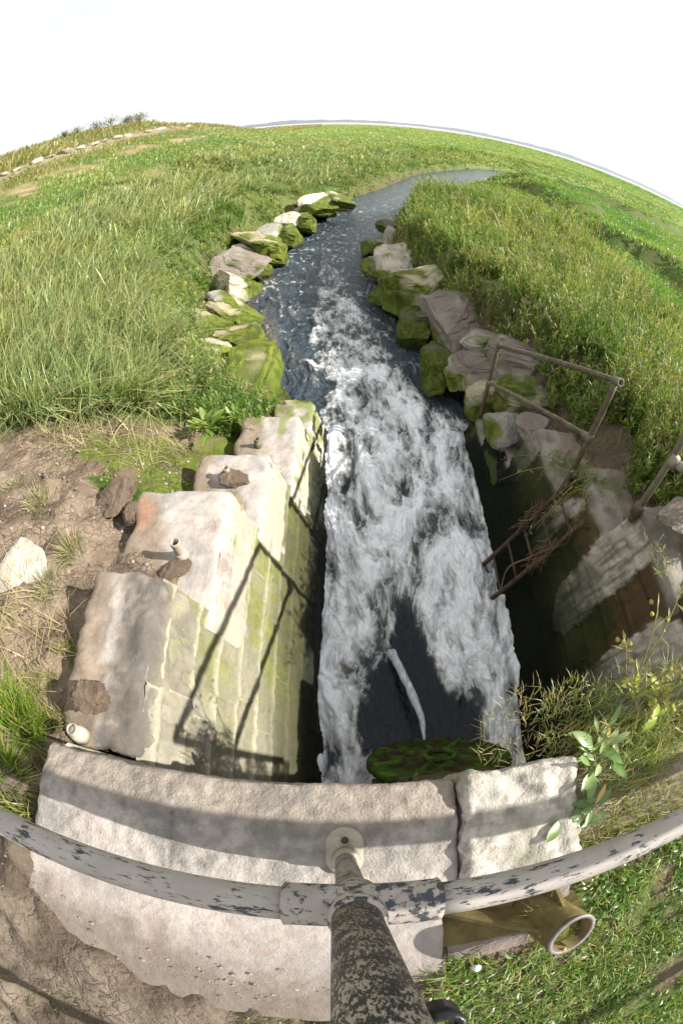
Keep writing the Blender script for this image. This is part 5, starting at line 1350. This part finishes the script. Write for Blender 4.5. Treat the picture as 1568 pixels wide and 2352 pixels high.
# shrubs on the embankment
def shrub(px, py, h, w, label, seed, dens=1.0):
    d = ray(px, py); t = -16.2 / d[0]; X, Y = d[0] * t, d[1] * t; z = float(ground_z(X, Y)); r = np.random.default_rng(seed)
    th = thing('shrub', label, 'shrub', (X, Y, z - .1), 'shrubs on the embankment')
    St, cent = [], []
    for i in range(9):
        a = r.uniform(0, 6.283); o = np.array((math.cos(a) * w * .35 * r.uniform(), math.sin(a) * w * .35 * r.uniform(), h * r.uniform(.55, 1)))
        St.append(tube(bend([(X, Y, z - .1), np.array((X, Y, z)) + o * (.5, .5, .5), np.array((X, Y, z)) + o], 4), np.linspace(.03, .008, 9), 5)); cent.append(np.array((X, Y, z)) + o * (.9, .9, .85))
    V, F = join(St); mesh_np('stems', V, F, M_TWIG, th)
    k = int(700 * dens); c = np.array(cent)[r.integers(0, len(cent), k)] + r.normal(size=(k, 3)) * np.array((w * .22, w * .22, h * .20))
    c[:, 2] = np.maximum(c[:, 2], z); a = r.uniform(0, 6.283, k); e = r.uniform(-.4, 1.2, k)
    dd = np.stack([np.cos(a) * np.cos(e), np.sin(a) * np.cos(e), np.sin(e)], 1); up = np.stack([-np.cos(a) * np.sin(e), -np.sin(a) * np.sin(e), np.cos(e)], 1)
    V, F, C = leaves(c, dd, up, r.uniform(.08, .2, k), r.uniform(.03, .07, k), lerp3((.11, .15, .06), (.24, .26, .13), r.uniform(size=k)))
    mesh_np('foliage', V, F, M_LEAF, th, smooth=False, attrs={'col': C})
shrub(318, 282, 1.0, 1.7, 'largest dark green shrub at the right end of the embankment crest', 111, 1.3)
shrub(292, 290, .8, 1.2, 'grey green shrub touching the largest dark shrub on the crest', 112)
shrub(256, 296, .9, 1.3, 'feathery shrub in the middle of the embankment crest', 113, .6)
shrub(226, 302, .8, 1.1, 'spiky shrub left of the feathery middle one', 114, .6)
shrub(180, 314, .7, .8, 'small thin shrub second from the left on the crest', 115, .35)
shrub(150, 320, .55, .7, 'leftmost tiny shrub on the embankment crest', 116, .35)

# ------------------------------------------------------------------ far shore
def hills():
    a = np.radians(np.linspace(-75, 80, 420)); R = np.array([7600, 8600, 10000, 11500]); prof = np.array([0, .55, 1, .75])
    h = 58 + 42 * fbm(np.degrees(a) * .06, 0, 0, 4, 801) + 16 * fbm(np.degrees(a) * .5, 3, 0, 3, 802)
    h = np.clip(h * 1.25, 34, 170)
    V = np.concatenate([np.stack([r * np.sin(a), r * np.cos(a), -5 + q * h * (1 + .2 * noise(np.degrees(a) * .8, q * 3, 0, 5))], 1) for r, q in zip(R, prof)])
    o = mesh_np('hills', V, [grid_faces(len(R), len(a))], mat_plain('distant wooded hills', (.075, .10, .115)))
    tag(o, kind='structure')
hills()

# haze: the air over the estuary
def haze():
    V = np.array([(x, y, z) for x in (-16000, 16000) for y in (-600, 15000) for z in (-8, 170)], float)
    F = np.array([(0, 1, 3, 2), (4, 6, 7, 5), (0, 4, 5, 1), (2, 3, 7, 6), (0, 2, 6, 4), (1, 5, 7, 3)])
    m = bpy.data.materials.new('pale haze'); m.use_nodes = True; t = m.node_tree; t.nodes.clear()
    out = t.nodes.new('ShaderNodeOutputMaterial'); v = t.nodes.new('ShaderNodeVolumePrincipled')
    v.inputs['Color'].default_value = (.86, .90, .96, 1); v.inputs['Density'].default_value = 4.5e-5; v.inputs['Anisotropy'].default_value = .3
    t.links.new(v.outputs['Volume'], out.inputs['Volume'])
    o = mesh_np('haze', V, [F], m, smooth=False); tag(o, kind='stuff')
haze()
